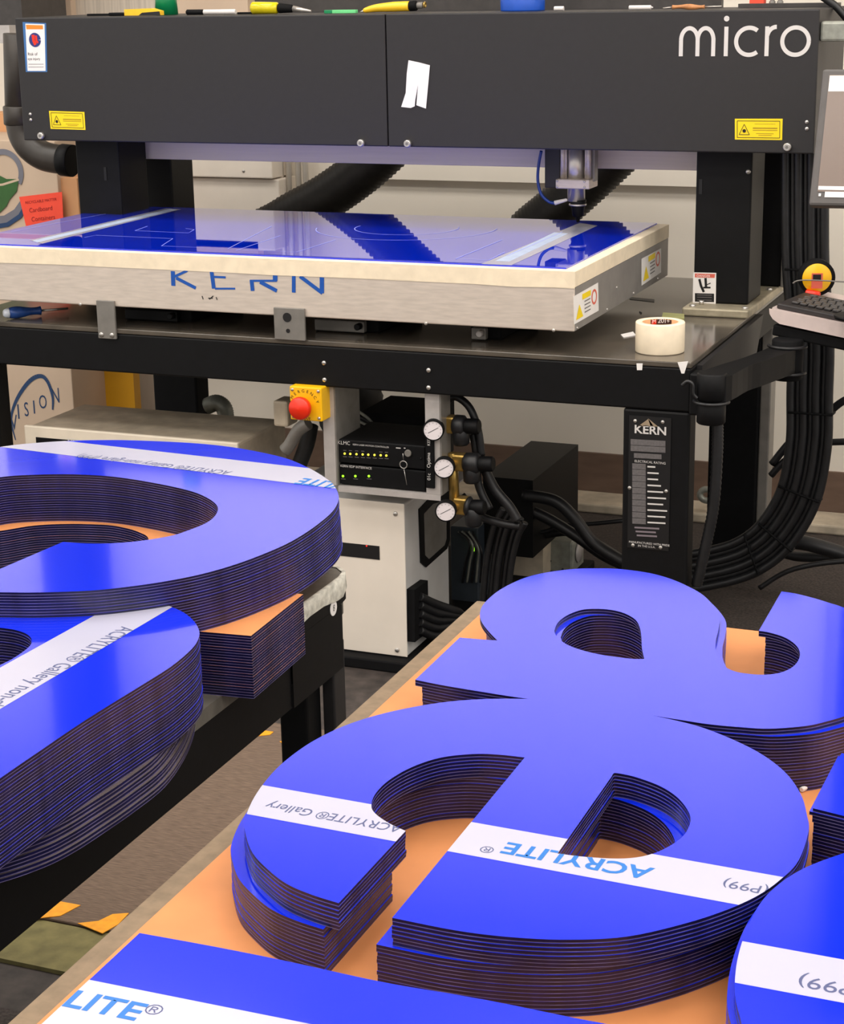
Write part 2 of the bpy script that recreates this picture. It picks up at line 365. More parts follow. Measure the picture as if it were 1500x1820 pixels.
for x0, x1, d in ((BX0+.05, BX0+.42, .006), (-2.0, -1.55, .004), (-1.4, BX1-.01, .007)):
    G().poly([(x0, BY0-.0016, BZ-tb-d*0), (x0+.09, BY0-.0016, BZ-tb-d*.3), (x1, BY0-.0016, BZ-tb+.002), (x1-.02, BY0-.0016, BZ-.006), (x0+.02, BY0-.0016, BZ-.004)][::-1]).out('masking_flap', 'masktape', bd)
G().poly([ony(*p, BY0-.0018) for p in ((95, 443), (132, 448), (113, 468), (112, 469))]).out('masking_flap', 'masktape', bd)
for p in ((143, 541), (540, 563), (757, 575), (984, 587)):
    screws([ony(*p, BY0-.001)], .004, bd)
g = G(); q = onx(1015, 515, BX1); screws([onx(1079, 550, BX1+.002), onx(1126, 521, BX1+.002), onx(1169, 495, BX1+.002), onx(1026, 583, BX1+.002), onx(1096, 511, BX1+.002)], .003, bd, ax=(1, 0, 0))
# KERN marks (cut off under the tape)
def pxs(g, pts, w, Y, mi=0):
    P = [ony(*p, Y) for p in pts]; g.M = FR((0, Y, 0)); stroke(g, [(p.x, p.z) for p in P], w, mi=mi)
LTR = {}
for pts, w in (([(307, 482), (308, 508)], .011), ([(309, 492), (333, 481)], .006), ([(313, 494), (348, 512)], .008),
        ([(376, 483), (380, 513)], .01), ([(378, 492), (401, 493)], .005), ([(382, 513), (418, 513)], .0045),
        ([(447, 498), (449, 517)], .010), ([(444, 499), (492, 499)], .005), ([(489, 488), (489, 499)], .012), ([(462, 501), (492, 517)], .009),
        ([(522, 490), (522, 520)], .0095), ([(533, 491), (573, 521)], .009), ([(572, 493), (572, 521)], .011)):
    LTR.setdefault(0 if pts[0][0] < 360 else 1 if pts[0][0] < 430 else 2 if pts[0][0] < 500 else 3, G()); pxs(LTR[0 if pts[0][0] < 360 else 1 if pts[0][0] < 430 else 2 if pts[0][0] < 500 else 3], pts, w, BY0-.0008)
for q_ in LTR: LTR[q_].out('logo_letter', 'kblue', bd, label='worn blue letter %s' % 'KERN'[q_])
g = G()
for pts in ([(359, 526), (361, 532)], [(370, 530), (378, 530)], [(372, 532), (379, 526)], [(384, 528), (386, 533)]): pxs(g, pts, .0022, BY0-.0008)
g.out('small_mark', 'inkk', bd)
# caution stickers on right side
for (a, b, c, d), nm in ((((1019, 527), (1063, 502), (1064, 552), (1020, 577)), 'near'), (((1140, 460), (1175, 441), (1175, 484), (1140, 508)), 'far')):
    A, B, Cc, D = [onx(*p, BX1+.0022) for p in (a, b, c, d)]
    st = G().poly([D, Cc, B, A]).out('warning_sticker', 'paper', bd, label='white warning sticker at the %s end of the side' % nm)
    o = Vector(D); U = Vector(Cc)-o; V = Vector(A)-o; e = Vector((.0006, 0, 0))
    def sq(u0, v0, u1, v1, m, nme, ek=1): G().poly([o+U*u0+V*v0+e*ek, o+U*u1+V*v0+e*ek, o+U*u1+V*v1+e*ek, o+U*u0+V*v1+e*ek]).out(nme, m, st)
    sq(.34, .72, .68, .92, 'yellow', 'caution_bar')
    G().poly([o+U*.08+V*.12+e, o+U*.36+V*.12+e, o+U*.22+V*.62+e]).out('warning_triangle', 'yellow', st)
    g = G(); g.M = Matrix.Identity(4)
    for r0 in (0,):
        P = [o+U*(.82+.11*math.cos(k*math.pi/12))+V*(.6+.28*math.sin(k*math.pi/12)) + e for k in range(25)]; Q = [o+U*(.82+.075*math.cos(k*math.pi/12))+V*(.6+.2*math.sin(k*math.pi/12)) + e for k in range(25)]
        for k in range(24): g.poly([P[k], P[k+1], Q[k+1], Q[k]])
    g.out('prohibition_ring', 'redl', st)
    for k in range(4): sq(.42, .6-k*.13, .66, .64-k*.13, 'grayp', 'fine_print')
# blue sheet on the bed
sh = thing('acrylic_sheet', 'uncut glossy blue acrylic sheet with engraved outlines lying on the laser bed', 'acrylic sheet', ((BX0+BX1)/2, (BY0+BY1)/2, BZ+.001))
SY0, SY1, SX0, SX1 = BY0+.028, BY1-.006, BX0+.004, BX1-.028
G().box(SX0, SX1, SY0, SY1, BZ+.001, BZ+.0045).out('panel', 'bed', sh)
zz = BZ+.0048
def zp(p): q = onz(p[0], p[1], zz); return (max(SX0, min(SX1, q.x)), max(SY0, min(SY1, q.y)))
def zband(quad, z, m, nm, par, lab=None):
    P = [zp(p) for p in quad]; return G().poly([(p[0], p[1], z) for p in P]).out(nm, m, par, label=lab)
zband([(53, 427), (75, 433), (322, 372), (296, 370)], zz, 'strip', 'label_strip', sh, 'white strip near the left end')
zband([(58, 428), (66, 431), (315, 373), (303, 371)], zz+.0001, 'stripg', 'strip_print', sh)
zband([(853, 470), (903, 474), (1062, 401), (1030, 396)], zz, 'strip', 'label_strip', sh, 'white strip near the right end')
zband([(880, 464), (905, 465), (1010, 415), (985, 413)], zz+.0001, 'stripg', 'strip_print', sh)
g = G()
def zline(pts, w=.0022):
    g.M = Matrix.Identity(4); P = [zp(p) for p in pts]; stroke(g, P, w, z=zz+.0001)
zline([(150, 422), (170, 418), (307, 424), (287, 437), (405, 442), (483, 402)]); zline([(420, 445), (498, 419)]); zline([(240, 410), (335, 414), (345, 408), (330, 406)])
zline([(240, 410), (262, 402)]); zline([(425, 444), (527, 448), (597, 426)]); zline([(810, 460), (870, 462), (897, 448)]); zline([(810, 460), (893, 426)])
c0 = onz(715, 408, zz)
for r, a0, a1 in ((.235, 195, 372), (.135, 175, 385)):
    g.M = Matrix.Identity(4); stroke(g, [(x, min(SY1, max(SY0, y))) for x, y in arc(c0.x, c0.y+.03, r, a0, a1, 40, r*.95)], .0022, z=zz+.0001)
zline([(625, 378), (690, 382)]); zline([(900, 455), (1000, 412)], .003); zline([(20, 412), (200, 378)], .0016)
g.out('cut_line', 'cut', sh)

# ------------------------------------------------------------ gantry
YG = 4.32
gx0, gx1 = ony(34, 140, YG).x, ony(1452, 140, YG).x
gz0, gz1 = 1.2125, 1.5365
ga = thing('laser_gantry', 'long dark grey overhead gantry cover of the laser cutter marked micro', 'laser cutter gantry', ((gx0+gx1)/2, 4.55, ZT))
xs = ony(687, 140, YG).x
G().box(gx0, xs-.0012, YG, YG+.36, gz0, gz1, 0, .003).out('cover_panel', 'gantry', ga)
G().box(xs+.0012, gx1, YG, YG+.36, gz0, gz1, 0, .003).out('cover_panel', 'gantry', ga)
bxl, bxr = ony(455, 10, YG+.37).x, ony(1283, 10, YG+.37).x
G().box(bxl, bxr, YG+.361, YG+.39, 1.3, 1.6, 0, .003).out('rear_upstand', 'gside', ga)
b0 = ony(193, 270, 4.6)
G().box(b0.x, -.98, 4.6, 4.68, ony(700, 292, 4.6).z, gz0+.04, 0, .003).out('cross_beam', 'beam', ga)
for x0, x1, ya, yb, zt in ((-1.056, -.919, 4.42, 4.57, gz0-.001), (-2.81, -2.673, 4.42, 4.57, gz0-.001), (-1.03, -.895, 4.71, 4.84, gz0-.01), (-2.80, -2.675, 4.71, 4.84, gz0-.01)):
    G().box(x0, x1, ya, yb, .836, zt, 0, .004).out('column', 'black', ga)
G().box(-.8949, -.884, 4.70, 4.83, .836, 1.0, 0, .002).out('column_trim', 'dgrey', ga)
for s in (-1.066, -2.82):
    G().box(s, s+.165, 4.345, 4.88, ZT+.0005, .835, 0, .004).out('mount_plate', 'plate', ga)
screws([(x, y, .835) for x in (-1.045, -.915) for y in (4.37, 4.66)], .008, ga, 'bolt', ax=(0, 0, 1))
G().cyl((-1.03, 4.40, .835), (-1.03, 4.40, .845), .006).out('bolt', 'screw', ga)
# slots on columns
for p in ((1245, 332), (187, 309)):
    q = ony(*p, 4.4185); G().box(q.x-.004, q.x+.004, 4.4185, 4.4195, q.z-.018, q.z+.018, 0).out('slot', 'inkk', ga)
for p in ((1330, 305), ): screws([ony(*p, 4.4185)], .006, ga, 'bolt')
# bolts on cover
for p in ((75, 241), (643, 254), (726, 255), (1400, 261)):
    q = ony(*p, YG)
    k = G(); k.cyl(q, q+Vector((0, -.012, 0)), .0095, seg=20, bev=.002); k.out('knurled_screw', 'screw', ga)
    G().cyl(q+Vector((0, -.0121, 0)), q+Vector((0, -.0125, 0)), .004, seg=6).out('hex_socket', 'dgrey', ga)
for p in ((54, 203), (55, 213), (1434, 217), (1434, 229)): screws([ony(*p, YG)], .0045, ga, 'rivet')
# micro lettering
g = G(); g.M = FR((0, YG-.0008, 0))
def mp(x, y): q = ony(x, y, YG); return (q.x, q.z)
xb, yb0 = mp(1206, 100); _, yx = mp(1206, 48)
h = yx-yb0; w = .0095
def mx(x): return mp(x, 75)[0]
sx = lambda a: [a]
def vstem(x, top, bot=0): stroke(g, [(mx(x), yb0+bot), (mx(x), yb0+top)], w)
vstem(1210.5, h*.55); vstem(1240, h*.60); vstem(1268, h*.60)
r1 = (mx(1240)-mx(1210.5))/2; r2 = (mx(1268)-mx(1240))/2
stroke(g, arc(mx(1210.5)+r1, yb0+h*.55, r1, 180, 0, 20, h*.42-.001), w); stroke(g, arc(mx(1240)+r2, yb0+h*.55, r2, 180, 0, 20, h*.42-.001), w)
vstem(1290.5, h); stroke(g, arc(mx(1290.5), yb0+h*1.27, .0032, 0, 360, 20), .0064)
rc = h/2-w*.3
stroke(g, arc((mx(1307)+mx(1350))/2+.004, yb0+h/2, rc, 52, 308, 40), w)
vstem(1363, h); stroke(g, arc(mx(1363)+.021, yb0+h*.60, .021, 165, 88, 12, h*.38), w)
stroke(g, arc((mx(1387)+mx(1441))/2, yb0+h/2, rc*1.0, 0, 360, 48), w)
g.out('lettering', 'printw', ga, label='pale micro lettering')
# yellow laser labels
def stick(rect, Y, m, nm, par, d=.0006, lab=None):
    P = [ony(*p, Y-d) for p in rect]; return G().poly([P[3], P[2], P[1], P[0]]).out(nm, m, par, label=lab)
for rc4, tr in (([(87, 197), (150, 199), (152, 231), (90, 229)], 0), ([(1306, 211), (1391, 211), (1390, 249), (1306, 248)], 1)):
    L = stick(rc4, YG, 'yellow', 'laser_label', ga, .0006, 'yellow laser warning label at the %s end' % ('right' if tr else 'left'))
    P = [ony(*p, YG-.001) for p in rc4]; o = P[3]; U = P[2]-P[3]; V = P[0]-P[3]
    g = G(); fr = FR((0, YG-.001, 0)); g.M = fr
    def uv(u, v): q = o+U*u+V*v; return (q.x, q.z)
    for a, b in (((.05, .1), (.95, .1)), ((.95, .1), (.95, .9)), ((.95, .9), (.05, .9)), ((.05, .9), (.05, .1)), ((.09, .24), (.31, .24)), ((.31, .24), (.2, .74)), ((.2, .74), (.09, .24))):
        stroke(g, [uv(*a), uv(*b)], .0013)
    stroke(g, arc(*uv(.2, .42), .0022, 0, 360, 12), .004)
    g.out('label_border', 'inkk', L)
    g = G(); g.M = fr
    for v, a, b, wd in ((.76, .42, .86, .0008), (.56, .38, .9, .0026), (.46, .38, .9, .0014), (.3, .45, .82, .0012), (.22, .5, .78, .0012)): stroke(g, [uv(a, v), uv(b, v)], wd)
    g.out('fine_print', mat('label_ochre', (170, 140, 10), .5) if not tr else bpy.data.materials['label_ochre'], L)
# injury label
L = stick([(40, 39), (82, 41), (84, 128), (46, 128)], YG, 'lblue', 'warning_label', ga, .0006, 'tall white warning label with a blue border')
Lp = stick([(45, 42), (79, 43), (81, 126), (49, 126)], YG, 'paper', 'label_face', L, .0009)
stick([(46, 44), (76, 45), (76.5, 52), (47, 52)], YG, 'orange', 'label_header', Lp, .0012)
g = G(); g.M = FR((0, YG-.0013, 0)); q = ony(62.5, 71, YG); stroke(g, arc(q.x, q.z, .0095, 0, 360, 28), .0185); g.out('label_disc', 'navy', Lp)
g = G(); g.M = FR((0, YG-.0016, 0)); q = ony(62, 70, YG); stroke(g, [(q.x-.004, q.z+.012), (q.x-.003, q.z-.004), (q.x+.002, q.z-.014)], .009); stroke(g, [(q.x+.005, q.z+.010), (q.x+.006, q.z-.006), (q.x+.011, q.z-.008)], .006); g.out('label_symbol', 'red', Lp)
q = ony(50, 100, YG); text('Risk of', FR((q.x, YG-.0013, q.z)), .011, 'inkk', Lp); q = ony(50, 108, YG); text('eye injury', FR((q.x, YG-.0013, q.z)), .010, 'inkk', Lp)
g = G(); g.M = FR((0, YG-.0013, 0))
for y in (114, 119): a, b = ony(51, y, YG), ony(78, y, YG); stroke(g, [(a.x, a.z), (b.x, b.z)], .0012)
g.out('fine_print', 'grayp', Lp)
# masking tape piece
P = [ony(*p, YG-.002) for p in ((726, 107), (745, 111), (764, 116), (761, 150), (757, 193), (751, 191), (740, 187), (743, 150), (738, 178), (737, 189), (730, 192), (713, 190), (721, 165), (723, 130))]
g = G(); g.M = FR((0, YG-.0015, 0)); g.prism([(p.x, p.z) for p in P], [], 0, .0006)
g.out('tape_patch', 'paper', label='torn white masking tape piece stuck to the middle of the gantry cover', cat='tape')
# laser head
hp = ony(1027, 300, 4.515)
hd = thing('laser_cutter', 'silver laser cutting head with air cylinder and black nozzle under the gantry', 'laser head', (hp.x, 4.515, BZ+.006))
def hz(y): return ony(1027, y, 4.515).z
pxm = (ony(1027+10, 300, 4.515).x-hp.x)/10
xh = hp.x
for dx, r in ((-.034, .0065), (.034, .0065), (-.026, .003), (.027, .003)):
    G().cyl((xh+dx-.001, 4.50, hz(322)), (xh+dx-.001, 4.50, gz0+.03), r).out('guide_rod', 'alu', hd)
G().box(xh+.03, xh+.046, 4.51, 4.54, hz(322), gz0+.03, 0, .002).out('guide_rod', 'alus', hd)
G().cyl((xh-.004, 4.515, hz(357)), (xh-.004, 4.515, gz0+.03), .0225).out('cylinder', 'steel', hd)
G().box(xh-.047, xh+.043, 4.475, 4.55, hz(333), hz(316), 0, .003).out('clamp_block', 'alu', hd)
screws([(xh+dx, 4.475, hz(y)) for dx in (-.042, .03) for y in (319, 329)], .003, hd)
G().lathe((xh+.001, 4.515, BZ+.012), (0, 0, 1), [(0, 0), (.004, 0), (.006, .012), (.014, .016), (.017, .035), (.021, .05), (.021, hz(355)-BZ-.012), (0, hz(355)-BZ-.012)]).out('nozzle', 'black', hd)
G().lathe((xh+.001, 4.512, hz(366)), (0, 0, 1), [(.012, 0), (.0225, .002), (.0225, .006), (.0, .006)]).out('nozzle_ring', 'steel', hd)
G().box(ony(968, 300, 4.5).x, ony(995, 300, 4.5).x, 4.5, 4.56, ony(980, 334, 4.5).z, gz0+.02, 0, .002).out('motor_block', 'gantry', hd)
G().tube([ony(*p, 4.49) for p in ((962, 268), (957, 295), (956, 322), (962, 345), (975, 358), (986, 361))], .004, 8).out('air_tube', 'cobalt', hd)
G().cyl(ony(985, 361, 4.49), ony(1008, 355, 4.50), .006, .004, bev=.0015).out('tube_fitting', 'pen', hd)

# black pipe elbow at left end
el = thing('exhaust_pipe', 'black plastic exhaust pipe elbow curving round the left gantry end', 'pipe', ony(100, 310, 4.55))
Ye = 4.55
pth = [(14, 76), (20, 150), (26, 200), (33, 240), (62, 278), (105, 283), (135, 283)]
# left vertical pipe, elbow, flange
P = [ony(*p, Ye) for p in ((30, 60), (33, 190))]; G().cyl(P[0], P[1], .039, bev=.001).out('pipe', 'elbow', el)
P = [ony(*p, Ye) for p in ((33, 188), (35, 222))]; G().cyl(P[0], P[1], .045, bev=.003).out('collar', 'elbow', el)
c = ony(36, 218, Ye); e2 = ony(112, 284, Ye)
G().tube([c, ony(41, 240, Ye), ony(55, 262, Ye), ony(80, 278, Ye), e2], .042, 20).out('elbow', 'elbow', el)
G().cyl(ony(110, 284, Ye), ony(130, 286, Ye), .046, bev=.002).out('flange', 'black', el)
P = [ony(*p, Ye+.1) for p in ((-25, 45), (30, 45), (30, 76), (-25, 76))]
bx('grey_bracket', 'upr', P[0].x, P[1].x, Ye+.06, Ye+.1, P[2].z, P[0].z, label='pale grey bracket holding the black pipe at the far left', cat='bracket')
a, b = ony(-40, -10, 5.0), ony(57, 46, 5.0); bx('dark_box', 'gside', a.x, b.x, 4.95, 5.2, b.z, a.z+.2, label='dark box standing behind the top left end of the gantry', cat='box')

# right side clutter behind gantry column: motor mount + black boxes
k = thing('drive_housing', 'black drive housing with two bolts behind the right gantry column', 'motor housing', ony(1385, 385, 4.75))
a, b = ony(1345, 290, 4.75), ony(1437, 345, 4.75); G().box(-.880, b.x, 4.75, 4.85, b.z, a.z, 0, .006).out('housing', 'blackm', k)
a, b = ony(1366, 340, 4.78), ony(1397, 386, 4.78); G().box(-.882, b.x, 4.78, 4.84, b.z, a.z, 0, .004).out('end_block', 'black', k)
screws([ony(1383, 361, 4.779), ony(1383, 377, 4.779)], .009, k, 'bolt')
G().tube([ony(1375, 385, 4.9), ony(1410, 450, 4.9), ony(1412, 480, 4.9)], .009, 8, smooth=False).out('strut_cable', 'blackm', k)

# ------------------------------------------------------------ things on top of the gantry
ZG = gz1; YT = 4.42
def at(x, Y=YT, z=ZG): return ony(x, 20, Y).x
k = thing('utility_knife', 'yellow and black folding utility knife on the gantry top near the green cup', 'knife', (at(240), YT, ZG))
x0 = at(195); x1 = at(288)
G().box(x0, at(226), YT-.01, YT+.01, ZG+.0005, ZG+.009, 0, .003).out('blade_holder', 'blackm', k)
g = G(); g.M = FR((0, YT+.01, 0)); g.prism([(at(224), ZG+.001), (x1, ZG+.001), (x1, ZG+.012), (at(272), ZG+.019), (at(224), ZG+.017)], [], 0, .02); g.out('handle', 'ypl', k)
g = G(); g.M = FR((0, YT-.0101, 0)); g.prism([(at(250), ZG+.001), (x1, ZG+.001), (x1-.002, ZG+.011), (at(256), ZG+.008)], [], 0, .002); g.out('grip', 'rubber', k)
bx('flat_bar', 'blackm', at(147), at(196), YT+.02, YT+.04, ZG+.0005, ZG+.006, label='thin black flat bar lying at the left end of the gantry top', cat='bar')
Yc = 4.5
g = G(); g.lathe((at(296, Yc), Yc, ZG+.0005), (0, 0, 1), [(0, .002), (.029, .002), (.029, 0), (.0315, 0), (.026, .08), (.024, .08), (.0285, .004), (0, .004)], 32); g.out('cup', 'green', label='green plastic cup standing on the gantry top', cat='cup')
k = thing('marker_pen', 'black capped white marker pen lying on the gantry top', 'marker', (at(375), YT, ZG))
zc = ZG+.0075
G().cyl((at(331), YT, zc), (at(362), YT, zc), .007, bev=.003).out('cap', 'blackm', k); G().cyl((at(362)+.0002, YT, zc), (at(419), YT, zc), .0065, bev=.001).out('barrel', 'pen', k)
bx('flat_bar', 'blackm', at(420), at(447), YT+.005, YT+.02, ZG+.0005, ZG+.006, label='short black flat bar between the marker pen and the screwdriver', cat='bar')
k = thing('screwdriver', 'clear yellow handled nut driver lying on the gantry top', 'screwdriver', (at(500), YT, ZG))
zc = ZG+.0165
G().cyl((at(448), YT, zc), (at(495), YT, zc-.001), .016, .0145, bev=.004).out('handle', 'amberl', k)
G().cyl((at(495)+.0003, YT, zc-.001), (at(521), YT, zc-.003), .013, .010, bev=.003).out('collar', 'blackm', k)
G().cyl((at(521)+.0003, YT, zc-.003), (at(553), YT, zc-.010), .0075, .003).out('tip', 'steel', k)
k = thing('highlighter', 'flat light green plastic strip with a darker end on the gantry top', 'plastic strip', (at(606), YT, ZG))
G().box(at(578), at(592), YT-.008, YT+.008, ZG+.0005, ZG+.009, 0, .001).out('end_cap', 'green', k); G().box(at(592)+.0002, at(634), YT-.008, YT+.008, ZG+.0005, ZG+.009, 0, .001).out('body', 'lgreen', k)
k = thing('deburring_tool', 'yellow tapered hand tool with black and chrome end on the gantry top', 'hand tool', (at(700), YT, ZG))
G().tube([(at(646), YT, ZG+.006), (at(668), YT, ZG+.012), (at(700), YT, ZG+.015), (at(728), YT, ZG+.016)], .01, 14, rad=lambda t, i: .004+.0085*min(1, t*1.5)**.6).out('handle', 'ypl', k)
G().cyl((at(640), YT, ZG+.003), (at(647), YT, ZG+.006), .001, .003).out('tip', 'steel', k)
G().cyl((at(728), YT, ZG+.016), (at(741), YT, ZG+.017), .0125, bev=.002).out('collar', 'blackm', k); G().cyl((at(741), YT, ZG+.017), (at(752), YT, ZG+.018), .008, bev=.002).out('barrel', 'dgrey', k)
G().lathe((at(755), YT, ZG+.019), (1, 0, 0), [(.006, -.003), (.0085, 0), (.006, .003), (.004, 0)], 16, closed=True).out('ring', 'brass', k)
g = G(); g.lathe((at(929, Yc), Yc, ZG+.0005), (0, 0, 1), [(0, 0), (.0555, 0), (.0555, .002), (.0565, .08), (.054, .08), (.053, .003), (0, .003)], 40); g.out('tape_roll_cup', 'bluep', label='wide blue plastic tub standing on the gantry top', cat='tub')
for a, b, lb in ((985, 1005, 'short white chalk stub right of the blue tub on the gantry'), (1118, 1160, 'longer white paint stick lying left of the wooden handled pick')):
    g = G(); g.cyl((at(a), YT, ZG+.006), (at(b)-.004, YT, ZG+.006), .0055, bev=.001)
    if b > 1100: g.cyl((at(b)-.004, YT, ZG+.006), (at(b)+.001, YT, ZG+.006), .003, .001)
    g.out('paint_stick', 'pen', label=lb, cat='chalk')
k = thing('scribing_pick', 'thin steel pick with an orange brown wooden handle on the gantry', 'hand tool', (at(1225), YT, ZG))
G().tube([(at(1195), YT, ZG+.006), (at(1215), YT, ZG+.007), (at(1235), YT, ZG+.0055), (at(1252), YT, ZG+.006)], .005, 12, rad=lambda t, i: .0055-.0015*math.sin(t*9)).out('handle', 'wood', k)
G().cyl((at(1252), YT, ZG+.006), (at(1282), YT, ZG+.007), .0015).out('shaft', 'steel', k); G().cyl((at(1178), YT, ZG+.004), (at(1195), YT, ZG+.006), .0015).out('point', 'steel', k)
bx('dark_bar', 'gside', at(1292), at(1474), YT+.12, YT+.16, ZG+.0005, ZG+.010, label='dark flat bar lying at the right end of the gantry top', cat='bar')
bx('red_block', 'redp', at(1333, 4.62), at(1358, 4.62), 4.61, 4.64, ZG+.0005, ZG+.045, label='small red block on the right end of the gantry top', cat='block')
for a in (1372, 1386):
    G().lathe((at(a, 4.62), 4.62, ZG+.0005), (0, 0, 1), [(0, 0), (.008, 0), (.008, .012), (.005, .016), (.008, .022), (.008, .045), (0, .045)], 16).out('metal_fitting', 'dgrey', label='small grey metal fitting beside the red block, %s one' % ('left' if a < 1380 else 'right'), cat='fitting', group='grey fittings on the gantry')
G().tube([ony(*p, 4.5) for p in ((1440, -20), (1470, 0), (1492, 18), (1520, 60), (1530, 130))], .009, 10).out('black_cable', 'rubber', label='thick black cable arching over the right end of the gantry', cat='cable')
g = G(); a, b = ony(1468, 38, 4.33), ony(1530, 74, 4.33); g.box(gx1+.0004, b.x, 4.33, 4.37, b.z, a.z, 0, .006); g.out('clear_box', 'galv', label='small clear grey plastic box at the right edge above the monitor', cat='box')

# ------------------------------------------------------------ stuff behind, above and left
def sheetpack(a, b, Y, top, m, lab, nm='leaning_board', cat='board', th=.04):
    p, q = ony(a, 0, Y), ony(b, 0, Y); return bx(nm, m, p.x, q.x, Y, Y+th, top[0], top[1], label=lab, cat=cat)
sheetpack(62, 125, 5.3, (1.2, 1.78), 'card2', 'pale board stood on end behind the gantry, leftmost of the pale boards')
sheetpack(127, 280, 5.33, (1.2, 1.8), 'sleeve', 'striped beige board pack behind the gantry, left of the green cup')
sheetpack(312, 440, 5.3, (1.2, 1.8), 'card2', 'wide pale board behind the gantry, right of the green cup')
# cabinet / white box behind left
a, b = ony(300, 250, 5.3), ony(484, 318, 5.3); c = ony(300, 420, 5.3)
k = thing('wall_cabinet', 'white wall cabinet seen between the left columns and the hose', 'cabinet', ((a.x+b.x)/2, 5.4, c.z-.2))
G().box(a.x, b.x, 5.3, 5.449, b.z, a.z+.1, 0, .004).out('body', 'white', k)
G().box(a.x, b.x+.012, 5.32, 5.449, c.z-.25, b.z-.004, 0, .004).out('lower_panel', 'white', k)
screws([ony(433, 304, 5.3)], .005, k)
for i, (x, lb) in enumerate(((500, 'leftmost grey vertical conduit pipe on the wall'), (514, 'second grey vertical conduit pipe from the left on the wall'), (531, 'third grey vertical conduit pipe, right of a gap'), (544, 'rightmost grey vertical conduit pipe, beside the ribbed hose'))):
    p = ony(x, 330, 5.38); G().cyl((p.x, 5.38, .5), (p.x, 5.38, 1.75), .0095).out('conduit_pipe', 'conduit', label=lb, cat='pipe', group='conduit pipes on the back wall')
# cardboard with logo
cb = thing('printed_carton', 'big pale carton panel with green and grey round logo at the left edge', 'cardboard box', (ony(60, 300, 5.0).x, 5.05, .7605))
YC = 4.95
a, b = ony(-120, 205, YC), ony(128, 430, YC)
G().box(a.x, ony(100, 300, YC).x, YC+.002, YC+.3, .7605, ony(40, 250, YC).z, 0, .003).out('carton_front', 'card2', cb)
k2 = thing('cardboard_box', 'brown cardboard box behind the carton with the logo', 'cardboard box', (ony(100, 300, YC+.35).x, YC+.34, .7605))
G().box(a.x, ony(118, 330, YC+.32).x, YC+.301, YC+.38, .7605, ony(40, 200, YC+.32).z, 0, .003).out('panel', 'card', k2)
bx('cardboard_box', 'card', ony(92, 330, YC).x+.002, ony(131, 330, YC).x, YC+.02, YC+.28, .7605, ony(120, 318, YC).z, label='tall narrow brown carton right of the red paper note', cat='cardboard box')
g = G(); g.M = FR((0, YC-.001, 0)); q = ony(8, 305, YC)
stroke(g, arc(q.x, q.z, .062, -35, 215, 40), .018); g.out('logo_ring', 'lgrey', cb)
g = G(); g.M = FR((0, YC-.0014, 0)); P = [ony(*p, YC) for p in ((-30, 315), (0, 312), (12, 318), (34, 318), (30, 340), (17, 355), (12, 366), (0, 378), (-30, 380))]; g.prism([(p.x, p.z) for p in P], [], 0, .0003); g.out('logo_leaf', 'dgreen', cb)
g = G(); g.M = FR((0, YC-.0018, 0)); P = [ony(*p, YC) for p in ((-20, 330), (5, 328), (34, 319))]; stroke(g, [(p.x, p.z) for p in P], .007); g.out('logo_line', 'card2', cb)
g = G(); g.M = FR((0, YC-.0016, 0)); P = [ony(*p, YC) for p in ((-10, 392), (10, 390), (30, 378), (44, 358))]; stroke(g, [(p.x, p.z) for p in P], .026); g.out('logo_swoosh', 'lgrey', cb)
g = G(); g.M = FR((0, YC-.0020, 0)); P = [ony(*p, YC) for p in ((-10, 403), (14, 399), (36, 384), (46, 366))]; stroke(g, [(p.x, p.z) for p in P], .014); g.out('logo_swoosh', 'dblue', cb)
Yr = YC-.004
P = [ony(*p, Yr) for p in ((34, 350), (110, 341), (113, 400), (48, 410))]
g = G(); U = P[1]-P[0]; rs = thing('paper_note', 'bright red paper note with handwriting, propped at the left behind the bed', 'note', P[3])
g = G(); g.poly([P[3], P[2], P[1], P[0]]); g.poly([p+Vector((0, .0008, 0)) for p in (P[0], P[1], P[2], P[3])]); g.out('sheet', 'redp', rs)
u = (P[1]-P[0]); 
for i, (s, px) in enumerate((('RECYCLABLE MATTER', (45, 364)), ('Cardboard', (52, 380)), ('Containers', (56, 396)))):
    q = ony(*px, Yr-.001); text(s, frame((q.x, Yr-.001, q.z), (u.x, 0, u.z), (0, 0, 1)), .012 if i == 0 else .02, mat('note_ink%d' % i, (150, 20, 20), .6) , rs)

# behind lower frame: carton with VISION, yellow board, pale board
YB = 5.0
vb = thing('carton', 'pale carton with VISION lettering and an arc logo under the table', 'cardboard box', (ony(60, 720, YB).x, YB+.1, 0))
a, b = ony(-60, 640, YB), ony(126, 655, YB)
G().box(a.x, b.x, YB, YB+.34, .0005, .76, 0, .003).out('carton_body', 'card2', vb)
g = G(); g.M = FR((0, YB-.001, 0)); P = catmull([ony(*p, YB) for p in ((28, 782), (20, 745), (30, 710), (52, 678), (72, 668), (85, 678), (94, 705), (94, 728))], 6)
for i in range(len(P)-1):
    wd = .004+.010*math.sin(math.pi*i/len(P)); stroke(g, [(P[i].x, P[i].z), (P[i+1].x, P[i+1].z)], wd)
g.out('arc_logo', 'dblue', vb)
for ch, p, s in (('V', (20, 772), .06), ('I', (31, 752), .058), ('S', (44, 747), .055), ('I', (59, 742), .052), ('O', (70, 733), .052), ('N', (92, 724), .058)):
    q = ony(*p, YB-.001); text(ch, frame((q.x, YB-.001, q.z), (1, 0, .12), (0, 0, 1)), s*1.25, 'dblue', vb, width=.62 if ch != 'I' else .8)
a, b = ony(151, 650, 5.2), ony(240, 720, 5.2); bx('yellow_board', 'ywood', a.x, b.x, 5.2, 5.24, .03, .8, label='mustard yellow board leaning upright behind the table frame', cat='board')
